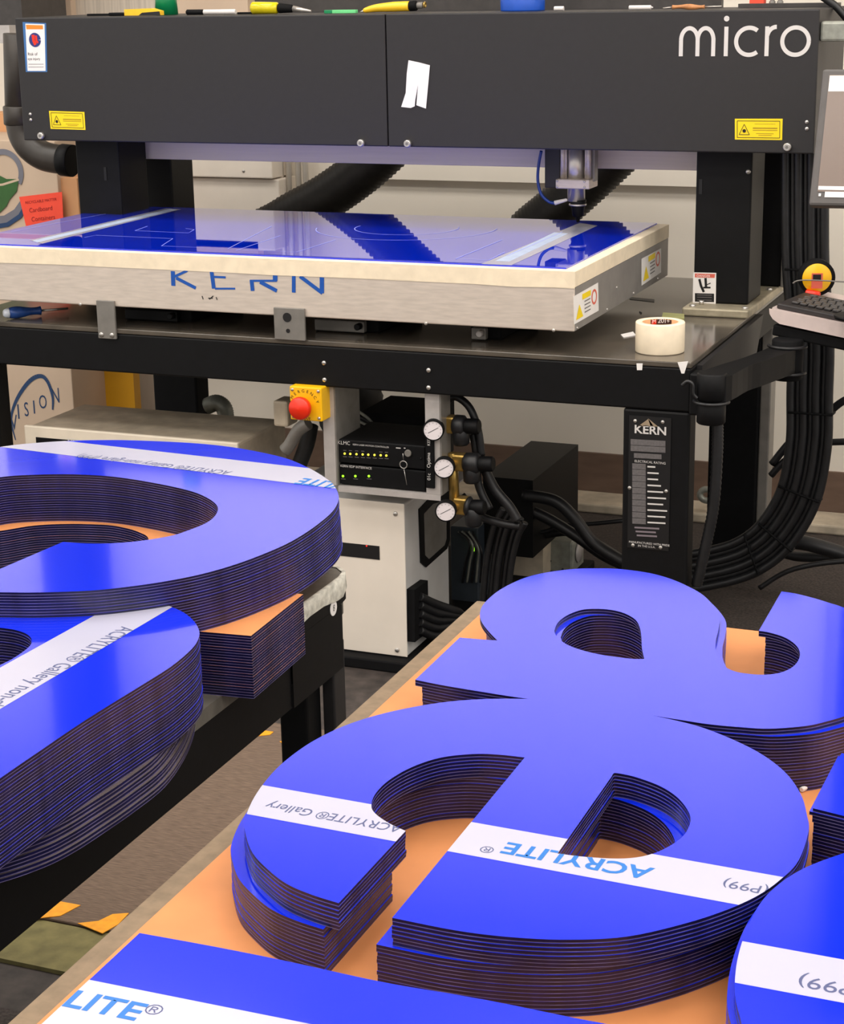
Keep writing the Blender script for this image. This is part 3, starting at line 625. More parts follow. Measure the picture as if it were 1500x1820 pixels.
a, b = ony(-80, 650, 5.38), ony(151, 720, 5.38); bx('pale_board', 'card2', a.x, b.x-.002, 5.36, 5.4, .03, .8, label='pale board standing beside the mustard yellow board', cat='board')

# hoses
def hose(pts, r, name, lab):
    P = catmull(pts, 22)
    g = G(); g.tube(P, r, 18, smooth=False, rad=lambda t, i: r*(1+.055*(1 if i % 2 else -1)))
    return g.out(name, 'hose', label=lab, cat='hose')
hose([ony(*p, 5.0) for p in ((790, 170), (725, 230), (652, 298), (580, 350), (505, 392))]+[ony(450, 440, 5.0), ony(520, 560, 5.05), ony(640, 690, 5.1), ony(600, 760, 5.15)], .066, 'ribbed_hose', 'black ribbed exhaust hose behind the middle of the gantry')
hose([ony(*p, 5.0) for p in ((1190, 180), (1125, 245), (1055, 312), (985, 375), (930, 425))]+[ony(900, 500, 5.0), ony(980, 620, 5.1), ony(900, 760, 5.15)][:1], .066, 'ribbed_hose', 'black ribbed exhaust hose behind the laser head')

# things on the machine table
k = thing('masking_tape_roll', 'cream masking tape roll standing at the right front corner of the machine table', 'tape roll', (0, 0, 0))
tc = (ony(1172, 600, 3.9).x, 3.905); k.location = (tc[0], tc[1], ZT); WL[k.name] = Vector((tc[0], tc[1], ZT))
R0 = .0545; zt0 = ZT+.0006; ht = ony(1172, 583, 3.905-.0).z-ZT-.004
ht = .0665
G().lathe((tc[0], tc[1], zt0), (0, 0, 1), [(.040, 0), (R0-.001, 0), (R0, .002), (R0, ht-.002), (R0-.001, ht), (.040, ht)], 56, closed=True).out('tape', 'masktape', k)
G().lathe((tc[0], tc[1], zt0), (0, 0, 1), [(.037, .001), (.0398, .001), (.0398, ht-.001), (.037, ht-.001)], 56, closed=True).out('core', 'card', k)
g = G()
for i in range(26):
    a0 = math.radians(62+3.0*i); a1 = math.radians(62+3.0*(i+1)); r = .0368
    g.poly([(tc[0]+r*math.cos(a), tc[1]+r*math.sin(a), z) for a, z in ((a0, zt0+.03), (a1, zt0+.03), (a1, zt0+ht-.002), (a0, zt0+ht-.002))])
g.out('core_label', mat('label_brown', (62, 34, 28), .5), k)
g = G()
for i in range(7):
    a0 = math.radians(118+2.6*i); a1 = math.radians(118+2.6*(i+1)); r = .0365
    g.poly([(tc[0]+r*math.cos(a), tc[1]+r*math.sin(a), z) for a, z in ((a0, zt0+ht-.013), (a1, zt0+ht-.013), (a1, zt0+ht-.003), (a0, zt0+ht-.003))])
g.out('label_badge', 'red', k)
for ch, a in zip('3M', (133, 126)):
    q = Vector((tc[0]+.0362*math.cos(math.radians(a)), tc[1]+.0362*math.sin(math.radians(a)), zt0+ht-.012))
    text(ch, frame(q, (-math.sin(math.radians(a))*-1, math.cos(math.radians(a))*-1, 0), (0, 0, 1)), .011, 'paper', k, 'CENTER')
for ch, a in zip('201+', (108, 97, 87, 76)):
    q = Vector((tc[0]+.0362*math.cos(math.radians(a)), tc[1]+.0362*math.sin(math.radians(a)), zt0+ht-.013))
    text(ch, frame(q, (math.sin(math.radians(a)), -math.cos(math.radians(a)), 0), (0, 0, 1)), .015, 'paper', k, 'CENTER')
for pts, lb in (([(1131, 646), (1142, 646), (1141, 658), (1132, 658)], 'small white tape tab on the beam edge under the left side of the tape roll'), ([(1204, 644), (1223, 642), (1216, 664), (1211, 664)], 'pointed white tape tab on the beam edge right of the tape roll')):
    P = [ony(*p, YF-.0015) for p in pts]; g = G(); g.M = FR((0, YF-.0005, 0)); g.prism([(p.x, p.z) for p in P], [], 0, .0005); g.out('tape_tab', 'paper', label=lb, cat='tape')
P = [onz(*p, ZT+.001) for p in ((1103, 595), (1125, 590), (1130, 596), (1108, 600))]; G().prism([(p.x, p.y) for p in P], [], ZT+.0003, ZT+.002).out('paper_scrap', 'paper', label='small crumpled paper scrap left of the tape roll on the table', cat='scrap')
P = [onz(*p, ZT+.001) for p in ((1176, 572), (1178, 563), (1216, 566), (1216, 574))]; G().prism([(p.x, p.y) for p in P], [], ZT+.0003, ZT+.012).out('green_block', mat('pale_olive', (150, 150, 96), .6), label='pale green block behind the masking tape roll', cat='block')
P = [onz(*p, ZT+.0006) for p in ((1119, 528), (1163, 532), (1163, 537), (1119, 532))]; G().prism([(p.x, p.y) for p in P], [], ZT+.0003, ZT+.0009).out('table_slot', 'inkk', label='narrow black slot strip in the table top beside the bed', cat='slot')
P = [onz(*p, ZT+.0006) for p in ((1136, 554), (1141, 556), (1139, 558))]; G().prism([(p.x, p.y) for p in P], [], ZT+.0003, ZT+.002).out('chip', 'inkk', label='tiny black chip on the table top between the bed and the tape roll', cat='scrap')
k = thing('screwdriver', 'blue handled screwdriver lying on the machine table under the left end of the bed', 'screwdriver', onz(40, 560, ZT))
a, b = onz(6, 557, ZT+.016), onz(72, 552, ZT+.014); d = (b-a)
G().tube([a+d*.15, a+d*.4, a+d*.7, b], .014, 16, rad=lambda t, i: .0125+.003*math.sin(t*6)).out('handle', 'bluegrip', k)
G().cyl(a, a+d*.16, .010, .0135, bev=.003).out('handle_end', 'clearp', k); G().cyl(b, b+d*.75, .003).out('shaft', 'steel', k)
# dark mechanism parts under bed
for i, (p, q, lb, m) in enumerate((((215, 556), (335, 590), 'dark drive mechanism under the bed right of the left bracket', 'blackm'), ((552, 572), (668, 602), 'black motor under the bed right of the centre bracket', 'blackm'), ((830, 590), (885, 612), 'black bearing block under the right part of the bed', 'blackm'))):
    a, b = ony(*p, 3.9), ony(*q, 3.9)
    k = thing('drive_carriage', lb, 'machine part', ((a.x+b.x)/2, 3.95, ZT))
    G().box(a.x, b.x, 3.92, 4.2, ZT+.0005, .855, 0, .006).out('block', m, k)
    G().box(a.x+.01, b.x-.03, 3.9, 3.919, ZT+.003, ZT+.03, 0, .003).out('rail', 'dgrey' if i else 'black', k)
    G().cyl((b.x-.04, 3.90, ZT+.02), (b.x-.04, 3.88, ZT+.02), .008, bev=.002).out('knob', 'upr' if i == 2 else 'black', k)
    G().box(a.x-.01, b.x+.01, 3.93, 4.15, .8555, .8675, 0, .002).out('slide_plate', 'plate', k)

# emergency stop
es = thing('emergency_stop', 'yellow emergency stop box with big red mushroom button under the beam', 'emergency stop', ony(543, 752, 3.78))
a, b = ony(514, 686, 3.77), ony(573, 750, 3.77)
G().box(a.x, b.x, 3.77, 3.83, b.z, a.z, 0, .003).out('housing', 'amber', es)
screws([(a.x+.008 if i % 2 == 0 else b.x-.008, 3.77, a.z-.008 if i < 2 else b.z+.008) for i in range(4)], .004, es)
c = ony(541, 722, 3.77)
G().cyl(c, c+Vector((0, -.02, 0)), .014).out('stem', 'red', es)
cc = c+Vector((-.004, -.02, .002)); G().lathe(c+Vector((0, -.016, 0)), (0, -1, 0), [(0, 0), (.026, 0), (.027, .004), (.027, .012), (.024, .018), (0, .02)], 28).out('button', 'red', es)
for i, ch in enumerate('EMERGENCY'):
    an = math.radians(165-i*18.0); r = .031; q = (c.x+r*math.cos(an), 3.7692, c.z+r*math.sin(an))
    text(ch, frame(q, (math.sin(an), 0, -math.cos(an)), (math.cos(an), 0, math.sin(an))), .0105, 'inkk', es, 'CENTER')
for i, ch in enumerate('STOP'):
    an = math.radians(245+i*16.0); r = .0375; q = (c.x+r*math.cos(an), 3.7692, c.z+r*math.sin(an))
    text(ch, frame(q, (-math.sin(an), 0, math.cos(an)), (-math.cos(an), 0, -math.sin(an))), .0105, 'inkk', es, 'CENTER')
# grey conduit fitting left of e-stop
k = thing('conduit_fitting', 'grey metal conduit fitting with cable left of the emergency stop', 'fitting', ony(500, 740, 3.9))
a, b = ony(484, 712, 3.9), ony(512, 760, 3.9); G().box(a.x, b.x, 3.9, 3.96, b.z, a.z, 0, .006).out('body', 'beige', k)
G().tube([ony(*p, 3.88) for p in ((548, 752), (530, 765), (515, 790), (506, 800))], .016, 12).out('connector', 'dgrey', k)
G().tube([ony(*p, 4.0) for p in ((552, 756), (545, 790), (530, 830))], .02, 12).out('cable', 'rubber', k)

# shelf rack with controllers
rk = thing('shelf_rack', 'light grey hanging shelf rack holding black control boxes under the beam', 'rack', (-1.64, 3.9, .45))
YR = 3.815
xa0, xa1 = ony(574, 750, YR).x, ony(600, 750, YR).x
xb0, xb1 = -1.535, -1.499
zs = .462
G().box(xa0, xa0+.03, YR, YR+.004, zs, .7045, 0, .0008).out('upright', 'upr', rk); G().box(xa0+.03, xa0+.034, YR, YR+.14, zs, .7045, 0, .0008).out('upright_side', 'dgrey', rk)
G().box(xb0, xb1, YR, YR+.004, zs, .7045, 0, .0008).out('upright', 'upr', rk); G().box(xb1, xb1+.004, YR, YR+.06, zs, .7045, 0, .0008).out('upright_side', 'dgrey', rk)
G().box(xa0+.035, xb1, YR, YR+.25, zs-.004, zs, 0, .001).out('shelf', 'upr', rk); G().box(xa0+.035, xb1, YR-.0012, YR-.0002, zs-.014, zs, 0).out('shelf_lip', 'upr', rk)
def device(z0, z1, lab, nm):
    k = thing(nm, lab, 'controller', (-1.65, 3.9, z0))
    G().box(-1.762, -1.54, YR+.012, YR+.20, z0, z1, 0, .004).out('case', 'black', k); G().box(-1.7600, -1.541, YR+.008, YR+.0118, z0+.003, z1-.003, 0, .001).out('front_panel', 'blackm', k)
    return k, YR+.0078
k, yp = device(zs+.0005, zs+.052, 'lower black control box with three green lights on the hanging shelf', 'control_box')
q = ony(605, 830, yp); text('KERN EDP INTERFACE', FR((q.x, yp-.0004, q.z-.001)), .0082, 'printw', k)
for x in (610, 632, 656): 
    p = ony(x, 846, yp); G().cyl(p, p+Vector((0, -.003, 0)), .003, seg=12, bev=.0008).out('indicator_light', 'gledge', k); bx('indicator_text', 'grayp', p.x-.006, p.x+.006, yp-.0006, yp-.0002, p.z-.008, p.z-.0065, k)
k, yp = device(zs+.0535, zs+.112, 'upper black control box lettered KLMC with a row of yellow lights', 'control_box')
q = ony(600, 791, yp); text('KLMC', FR((q.x, yp-.0004, q.z)), .0125, 'printw', k); q = ony(627, 792, yp); text('KERN LASER MOTION CONTROLLER', FR((q.x, yp-.0004, q.z)), .0056, 'printw', k)
for i, x in enumerate((613, 623, 634, 645, 655, 666, 677, 687)):
    p = ony(x, 806+i*.5, yp); G().cyl(p, p+Vector((0, -.003, 0)), .0028, seg=12, bev=.0008).out('indicator_light', 'ledy', k)
    bx('indicator_text', 'grayp', p.x-.005, p.x+.005, yp-.0006, yp-.0002, p.z-.0085, p.z-.007, k)
    if i not in (4, 5): bx('indicator_text', 'grayp', p.x-.004, p.x+.004, yp-.0006, yp-.0002, p.z+.007, p.z+.0085, k)
p = ony(726, 805, yp); G().cyl(p, p+Vector((0, -.006, 0)), .0085, seg=20, bev=.001).out('key_switch', 'dgrey', k)
G().lathe(ony(717, 826, yp-.008), (0, 1, 0), [(.0075, 0), (.009, .0008), (.0105, 0), (.009, -.0008)], 20, closed=True).out('key_ring', 'screw', k)
G().tube([ony(716, 806, yp-.008), ony(717, 817, yp-.008)], .0008, 6, smooth=False).out('key_cord', 'screw', k); G().tube([ony(718, 834, yp-.008), ony(723, 862, yp-.008)], .0007, 6, smooth=False).out('key_cord', 'screw', k)
for x in (748, ): screws([ony(x, 815, yp)], .003, k, m='black')
q = ony(708, 797, yp); bx('indicator_text', 'printw', q.x-.006, q.x+.006, yp-.0006, yp-.0002, q.z, q.z+.002, k); bx('indicator_text', 'printw', q.x+.014, q.x+.018, yp-.0006, yp-.0002, q.z+.001, q.z+.003, k)
k = thing('black_module', 'tall narrow black module with vertical white text beside the control boxes', 'controller', (-1.525, YR, zs+.03))
G().box(-1.533, -1.512, YR-.006, YR-.0005, zs+.016, zs+.15, 0, .001).out('case', 'blackm', k)
q = ony(764, 846, YR-.0065)
text('Optima', frame((-1.519, YR-.0064, zs+.065), (0, 0, 1), (-1, 0, 0)), .012, 'printw', k); text('01c', frame((-1.519, YR-.0064, zs+.035), (0, 0, 1), (-1, 0, 0)), .012, 'printw', k); text('KERN', frame((-1.519, YR-.0064, zs+.118), (0, 0, 1), (-1, 0, 0)), .010, 'printw', k)
a, b = ony(640, 730, 4.1), ony(757, 775, 4.1)
bx('black_case', 'blackm', a.x, b.x, 4.1, 4.3, .5, ony(700, 737, 4.1).z, label='black case standing behind the control boxes', cat='case')
for i in range(6):
    G().tube([ony(612, 735+i*8, 4.06+.01*i), ony(628, 728+i*9, 4.04), ony(652, 742+i*7, 4.05), ony(668, 760+i*5, 4.09+.01*i)], .004, 7).out('cable', 'rubber' if i % 2 else 'galv', label='small looped cable behind the control boxes, %s' % ('topmost', 'second down', 'third down', 'fourth down', 'fifth down', 'lowest')[i], cat='cable', group='looped cables behind the control boxes')

# white electronics box
wb = thing('electronics_box', 'tall off white electronics box standing on the floor under the machine', 'electronics box', (-1.78, 4.0, .0285))
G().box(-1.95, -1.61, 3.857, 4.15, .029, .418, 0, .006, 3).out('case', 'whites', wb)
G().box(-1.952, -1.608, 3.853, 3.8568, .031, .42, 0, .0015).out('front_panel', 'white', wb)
yp = 3.8528
a, b = ony(590, 962, yp), ony(675, 995, yp); G().box(a.x, b.x, yp-.001, yp, b.z, a.z, 0).out('display_window', 'inkk', wb); p = ony(652, 970, yp); G().cyl(p+Vector((0, -.001, 0)), p+Vector((0, -.002, 0)), .0018, seg=10).out('indicator_light', 'ledr', wb)
screws([ony(703, 913, yp), ony(706, 1155, yp)], .006, wb)
g = G(); g.M = RT((-1.6095, 0, 0)); P = [onx(*p, -1.61) for p in ((746, 1000), (743, 905), (765, 882), (796, 872), (797, 960), (792, 975), (755, 1008))]
pl = [(p.y, p.z) for p in P]; cx = sum(p[0] for p in pl)/7; cz = sum(p[1] for p in pl)/7; g.prism(pl, [], 0, .004); g.out('side_vent_frame', 'black', wb)
g = G(); g.M = RT((-1.6055, 0, 0)); g.prism([(cx+(p[0]-cx)*.74, cz+(p[1]-cz)*.78) for p in pl], [], 0, .0008); g.out('side_vent', 'dgrey', wb)
A, B, Cc, D = [onx(*p, -1.6095) for p in ((723, 1047), (747, 1030), (749, 1120), (724, 1140))]
g = G(); g.M = RT((-1.6095, 0, 0)); g.prism([(p.y, p.z) for p in (D, Cc, B, A)], [], 0, .02); g.out('cable_gland', 'blackm', wb)
for i in range(5):
    y = 1060+i*15; s = onx(745, y, -1.59); e = onz(838+i*4, 1098+i*5, .05)
    G().tube([s, onx(775, y+14-i, -1.57), onx(815, 1092+i*7-4, -1.54), Vector((e.x, e.y, .045+.0*i))+Vector((0, 0, 0)), Vector((e.x+.15, e.y+.15, .045))], .011, 9).out('cable', 'rubber', label='thick black cable from the gland of the white box, %s' % ('topmost', 'second down', 'middle', 'fourth down', 'lowest')[i], cat='cable', group='cables leaving the white box')
# beige unit (left)
bu = thing('laser_power_unit', 'long beige cabinet with black panel behind the stacks at the left', 'cabinet', (-2.36, 3.98, .0285))
G().box(-2.655, -2.05, 3.862, 4.13, .029, .532, 0, .006).out('case', 'beige', bu)
G().box(-2.66, -2.045, 3.85, 3.8618, .029, .536, 0, .003).out('front_bezel', 'beigef', bu)
G().box(-2.625, -2.10, 3.848, 3.8498, .2, .508, 0, .0006).out('front_panel', 'blackm', bu)
q = ony(120, 784, 3.847); text('KERN', FR((q.x, 3.8476, q.z-.004)), .013, 'printw', bu)
G().tube([ony(*p, 4.35) for p in ((368, 722), (385, 716), (398, 725), (402, 745))], .02, 12, n=14, rad=lambda t, i: .022*(1+.08*(i % 2))).out('flexible_conduit', 'galv', label='short ribbed grey conduit loop behind the long beige cabinet', cat='conduit')

# regulators and gauges
rg = thing('air_regulators', 'stack of three air regulators with round gauges and brass fittings', 'regulators', ony(800, 915, 3.86))
Yq = 3.86
pts = [(797, 745), (812, 812), (812, 905)]
G().tube([ony(*p, Yq) for p in ((786, 735), (785, 800))], .012, 6, smooth=False).out('brass_fitting', 'brass', rg)
G().tube([ony(*p, Yq) for p in ((805, 805), (808, 900))], .012, 6, smooth=False).out('brass_fitting', 'brass', rg)
for (x, y, r, tx) in ((770, 765, 17, 850), (789, 832, 17, 875), (792, 909, 17, 860)):
    c = ony(x, y, 3.80); rr = .0225
    G().lathe(c, (.25, -1, 0), [(0, .022), (rr*1.12, .022), (rr*1.12, 0), (rr, -.003), (rr*.98, 0)][::-1] if False else [(0, -.018), (rr*1.1, -.018), (rr*1.1, .002), (rr*.98, .003), (rr*.96, 0)], 28).out('gauge_case', 'blackm', rg)
    gf = G().lathe(c, (.25, -1, 0), [(rr*.97, .0015), (0, .0016)], 28).out('gauge_dial', 'gauge', rg)
    fr = frame(c+Vector((.0006, -.0022, 0)), (1, .25, 0), (0, 0, 1)); g = G(); g.M = fr; stroke(g, [(-.012, -.006), (.012, .007)], .0012)
    for a in range(-45, 226, 27): ca, sa = math.cos(math.radians(a)), math.sin(math.radians(a)); stroke(g, [(.0165*ca, .0165*sa), (.019*ca, .019*sa)], .0008)
    g.out('gauge_needle', 'inkk', rg)
    G().tube([c+Vector((.003, .018, 0)), ony(x+22, y-8, Yq)], .008, 8, smooth=False).out('brass_fitting', 'brass', rg)
    G().box(ony(x+15, y, Yq).x, ony(x+40, y, Yq).x, Yq-.012, Yq+.02, ony(x, y+2, Yq).z, ony(x, y-28, Yq).z, 0, .005).out('brass_fitting', 'brass', rg)
    G().cyl(ony(x+36, y-10, Yq), ony(tx-22, y-8, Yq), .0245, bev=.006).out('regulator_body', 'rubber', rg)
    G().cyl(ony(tx-26, y-8, Yq), ony(tx+2, y-7, Yq), .018, bev=.003).out('regulator_knob', 'black', rg)
    G().cyl(ony(x+48, y-8, Yq), ony(x+50, y+26, Yq), .02, bev=.005).out('filter_bowl', 'rubber', rg)
for i, (pp, r) in enumerate(((((792, 725), (796, 712), (812, 706), (835, 725), (850, 765), (856, 810)), .009), (((840, 770), (846, 800), (850, 860), (870, 905)), .010), (((862, 835), (880, 870), (905, 900), (920, 925)), .012), (((820, 880), (850, 915), (890, 930), (925, 935)), .010), (((780, 740), (786, 715), (790, 708)), .012))):
    G().tube([ony(*p, 3.89+.01*i) for p in pp], r, 9).out('air_hose', 'rubber', rg)
# big black box right behind + cables
k = bx('black_enclosure', 'black', ony(858, 850, 4.35).x, ony(947, 850, 4.35).x, 4.35, 4.75, .15, ony(930, 846, 4.35).z-.01, label='black steel enclosure on the floor behind the air regulators', cat='enclosure')
def bundle(pts, n, r, spread, nm, lab, mats=('rubber',), grp=None, rad=None):
    P = catmull(pts, 8)
    names = ('first', 'second', 'third', 'fourth', 'fifth', 'sixth', 'seventh', 'eighth', 'ninth')
    for i in range(n):
        off = (i-(n-1)/2)*spread; Q = []
        for j, p in enumerate(P):
            t = (P[min(j+1, len(P)-1)]-P[max(j-1, 0)]).normalized(); side = t.cross((p-EYE).normalized()*-1).normalized() if False else t.cross(Vector((0, 1, 0))).normalized()
            Q.append(p+side*off+Vector((0, (.006 if i % 2 else -.006), 0)))
        G().tube(Q, r, 9, smooth=False, rad=(rad if i == n-2 and rad else None)).out(nm, mats[i % len(mats)], label=lab % names[i], cat='cable', group=grp)
# vertical bundle under regulators
bundle([ony(*p, 4.05) for p in ((915, 915), (900, 945), (888, 1000), (880, 1080))], 5, .0085, .016, 'hanging_cable', '%s from the right of the black cables hanging below the regulators', grp='cables hanging below the regulators')
for i, (pp, r, lb) in enumerate(((((930, 880), (985, 890), (1020, 920), (1055, 965), (1110, 1000)), .016, 'thick black cable curving right from the enclosure to the leg, uppermost'), (((900, 895), (960, 915), (1020, 950), (1070, 985), (1110, 1005)), .015, 'thick black cable curving right from the enclosure, second one down'), (((880, 905), (950, 945), (1000, 935), (1060, 930), (1110, 925)), .006, 'thin black cable running right along the wall base'), (((905, 920), (940, 950), (1010, 945), (1050, 960), (1100, 990)), .012, 'black cable lowest of those between enclosure and leg'))):
    G().tube([ony(*p, 4.32+.05*i) for p in pp], r, 10).out('power_cable', 'rubber', label=lb, cat='cable', group='cables between the enclosure and the right leg')
# outlet box
k = thing('outlet_box', 'grey galvanised electrical box lying on the floor below the cables', 'electrical box', onz(990, 1010, .02))
c = onz(985, 1015, .01); x0, x1 = ony(943, 990, c.y-.05).x, ony(1018, 990, c.y-.05).x
G().box(x0, x1, c.y-.05, c.y+.06, .0085, .115, 0, .008).out('body', 'galv', k)
screws([ony(*p, c.y-.05) for p in ((978, 997), (955, 1008), (1000, 1012))], .0035, k, 'hole', 'inkk')
G().lathe((x1+.002, c.y, .075), (1, 0, 0), [(.03, 0), (.03, .004), (0, .004)], 20).out('knockout', 'upr', k)
bx('duct_cover', 'beige', ony(900, 960, 4.55).x, ony(965, 960, 4.55).x, 4.55, 4.75, .0085, .17, label='beige metal cover behind the grey electrical box', cat='cover')
k = thing('circuit_rack', 'dark blue grey circuit rack with wires beside the white box', 'circuit rack', ony(830, 1010, 4.3))
a, b = ony(800, 935, 4.3), ony(850, 1040, 4.3); G().box(a.x, b.x, 4.3, 4.4, .0085, a.z, 0, .003).out('frame', mat('slate', (52, 60, 68), .5), k)
for i in range(5): G().tube([ony(815+i*6, 945, 4.29), ony(835+i*5, 965+i*3, 4.27), ony(828+i*7, 1000, 4.28), ony(822+i*8, 1035, 4.29)], .0035, 6).out('wire', 'galv' if i % 2 else 'rubber', k)
p = ony(843, 976, 4.28); G().sphere(p, .006).out('indicator_light', 'gledge', k)

# KERN data plate on leg
kp = thing('data_plate', 'black machine data plate lettered KERN riveted to the right front leg', 'data plate', ony(1155, 985, YF-.002))
a, b = ony(1118, 738, YF-.002), ony(1188, 980, YF-.002)
G().box(a.x, b.x, YF-.0012, YF-.0002, b.z, a.z, 0).out('plate', 'inkk', kp)
screws([ony(*p, YF-.0012) for p in ((1129, 748), (1178, 750), (1119, 867), (1184, 873), (1125, 969), (1174, 973))], .0042, kp, 'rivet')
q = ony(1127, 773, YF); text('KERN', FR((q.x, YF-.0018, q.z)), .026, 'printw', kp, width=1.12)
g = G(); g.M = FR((0, YF-.0018, 0)); g.poly([(ony(x, y, YF).x, ony(x, y, YF).z, 0) for x, y in ((1135, 757), (1170, 758), (1153, 744))]); g.poly([(ony(x, y, YF).x, ony(x, y, YF).z, 0) for x, y in ((1156, 756), (1162, 757), (1152, 743))]); g.out('mountain_logo', mat('plate_bronze', (176, 156, 130), .4, .3), kp)
def kline(x0, x1, y, w, m='grayp', nm='fine_print'):
    p, q = ony(x0, y, YF), ony(x1, y+(x1-x0)*.055, YF); g = G(); g.M = FR((0, YF-.0018, 0)); stroke(g, [(p.x, p.z), (q.x, q.z)], w); g.out(nm, m, kp)
for x0, x1, y, w in ((1121, 1183, 785, .013), (1121, 1183, 796, .013), (1127, 1176, 809, .011)): kline(x0, x1, y, w, 'grayp', 'plate_field')
for k2_ in range(10): kline(1124, 1148, 828+k2_*10.8, .013, 'grayp', 'plate_field')
for i, (x1, n) in enumerate(((1165, 0), (1171, 0), (1170, 0), (1175, 0), (1179, 0), (1184, 0), (1179, 0), (1186, 0), (1183, 0), (1183, 0))): kline(1151, x1, 829+i*11, .0035, 'printw')
q = ony(1128, 822, YF); text('ELECTRICAL RATING', FR((q.x, YF-.0019, q.z)), .0075, 'printw', kp)
for i, (x0, x1) in enumerate(((1128, 1172), (1130, 1166), (1132, 1168))): kline(x0, x1, 937+i*7, .004, mat('dim_print', (130, 120, 126), .5) if i == 0 else bpy.data.materials['dim_print'])
q = ony(1118, 965, YF); text('MANUFACTURED WITH PRIDE', FR((q.x, YF-.0019, q.z)), .0068, 'printw', kp); q = ony(1134, 972, YF); text('IN THE U.S.A.', FR((q.x, YF-.0019, q.z)), .0068, 'printw', kp)
# danger sticker on column
yc = 4.4192
L = thing('hazard_sticker', 'white and red hazard sticker with hand symbol on the right column', 'sticker', ony(1252, 542, yc))
def hs(rect, m, nm, d):
    P = [ony(*p, yc-d) for p in rect]; return G().poly([P[3], P[2], P[1], P[0]]).out(nm, m, L)
hs([(1232, 484), (1273, 485), (1272, 542), (1231, 541)], 'paper', 'sticker_base', .0003)
hs([(1235, 486), (1271, 487), (1270, 494), (1235, 493)], 'redl', 'header', .0006)
hs([(1235, 521), (1269, 522), (1269, 537), (1235, 536)], 'inkk', 'text_panel', .0006)
q = ony(1238, 493, yc); text('DANGER', FR((q.x, yc-.0009, q.z)), .0085, 'paper', L)
g = G(); g.M = FR((0, yc-.0009, 0))
def cw(pts, w): P = [ony(*p, yc) for p in pts]; stroke(g, [(p.x, p.z) for p in P], w)
cw([(1243, 496), (1246, 508), (1251, 519)], .006); cw([(1254, 494), (1255, 511)], .006); cw([(1250, 511), (1263, 511)], .004); cw([(1256, 506), (1263, 503)], .002)
g.out('hand_symbol', 'inkk', L)
g = G(); g.M = FR((0, yc-.0009, 0))
for y in (524, 528, 533): cw([(1239, y), (1265, y+.6)], .002)
g.out('fine_print', 'grayp', L)

# ------------------------------------------------------------ monitor arm, keyboard, cables on the right
arm = thing('articulated_support', 'black articulated support arm at the right corner of the machine table', 'arm', (-.85, 3.75, .5))
A0 = ony(1265, 690, 3.76); ztop = ony(1265, 662, 3.76).z; zbo = ony(1265, 710, 3.76).z
c1 = Vector((A0.x, 3.76, 0))
G().cyl((c1.x, c1.y, zbo+.0), (c1.x, c1.y, ztop), .032, bev=.003).out('pivot_housing', 'black', arm)
G().cyl((c1.x, c1.y, ony(1265, 752, 3.76).z), (c1.x, c1.y, zbo-.001), .031, bev=.003).out('pivot_housing', 'black', arm)
G().box(-.907, c1.x-.02, c1.y-.0+.02, c1.y+.07, ony(1265, 745, 3.76).z, ztop-.01, 0, .004).out('wall_bracket', 'black', arm)
c2 = onz(1400, 612, ztop); za = ztop-.005
n = (c2-c1); n.z = 0; d = n.normalized(); s = Vector((-d.y, d.x, 0))
g = G()
prof = [c1-s*.034, c1+d*.12-s*.036+s*.012, c1+d*.2-s*.028, c2-s*.026+d*.01, c2+s*.026+d*.01, c1+d*.2+s*.026, c1+d*.1+s*.034, c1+s*.03]
pc = catmull([(p.x, p.y, 0) for p in prof], 4, True)
g.prism([(p.x, p.y) for p in pc], [], za-.055, za); g.out('arm_link', 'black', arm)
G().cyl((c2.x, c2.y, za-.075), (c2.x, c2.y, za+.018), .036, bev=.003).out('pivot_housing', 'blackm', arm)
for zo in (za-.058, za+.003): G().tube([Vector((c2.x, c2.y, zo))+Vector((.043*math.cos(a), .043*math.sin(a), 0)) for a in [math.radians(-160+i*14) for i in range(12)]], .004, 8).out('cable_clip', 'rubber', arm)
G().tube([Vector((c1.x, c1.y, zbo-.0))+Vector((.037*math.cos(a), .037*math.sin(a), -.004)) for a in [math.radians(-170+i*16) for i in range(12)]], .0035, 8).out('cable_clip', 'rubber', arm)
G().tube([ony(*p, 3.74) for p in ((1212, 685), (1222, 678), (1232, 684), (1233, 700), (1240, 708))], .004, 8).out('cable_clip', 'rubber', arm)
zk = za+.06
# tray
p1 = onz(1368, 548, zk+.022); p2 = ony(1500, 575, p1.y-.03); e1 = (p2-p1).normalized()
e2 = Vector((.12, 1, 0)); e2 = (e2-e1*e2.dot(e1)).normalized()
kf = frame(p1, e1, e2)
tr = thing('keyboard_tray', 'pale metal keyboard tray with rounded corner on the support arm', 'tray', kf @ Vector((.25, .1, -.03)))
g = G(kf); g.prism([(0, .02), (.003, .006), (.012, -.001), (.55, -.001), (.55, .30), (0, .30)], [], -.006, 0); g.out('tray_plate', 'tray', tr)
g = G(frame(kf @ Vector((0, -.002, 0)), e1, kf.col[2].xyz)); g.prism([(0, 0), (.003, -.012), (.012, -.022), (.03, -.030), (.55, -.034), (.55, 0)][::-1], [], 0, .002); g.out('tray_lip', 'tray', tr)
g = G(kf); g.box(.012, .5, .005, .14, -.062, -.036, 0, .004); g.out('support_bar', 'blackm', tr)
kb = thing('keyboard', 'black computer keyboard lying on the pale metal tray', 'keyboard', kf @ Vector((.25, .1, .0005)))
g = G(kf); g.box(.012, .50, .010, .185, .0005, .013, 0, .003); g.out('shell', 'kb', kb)
k0 = None
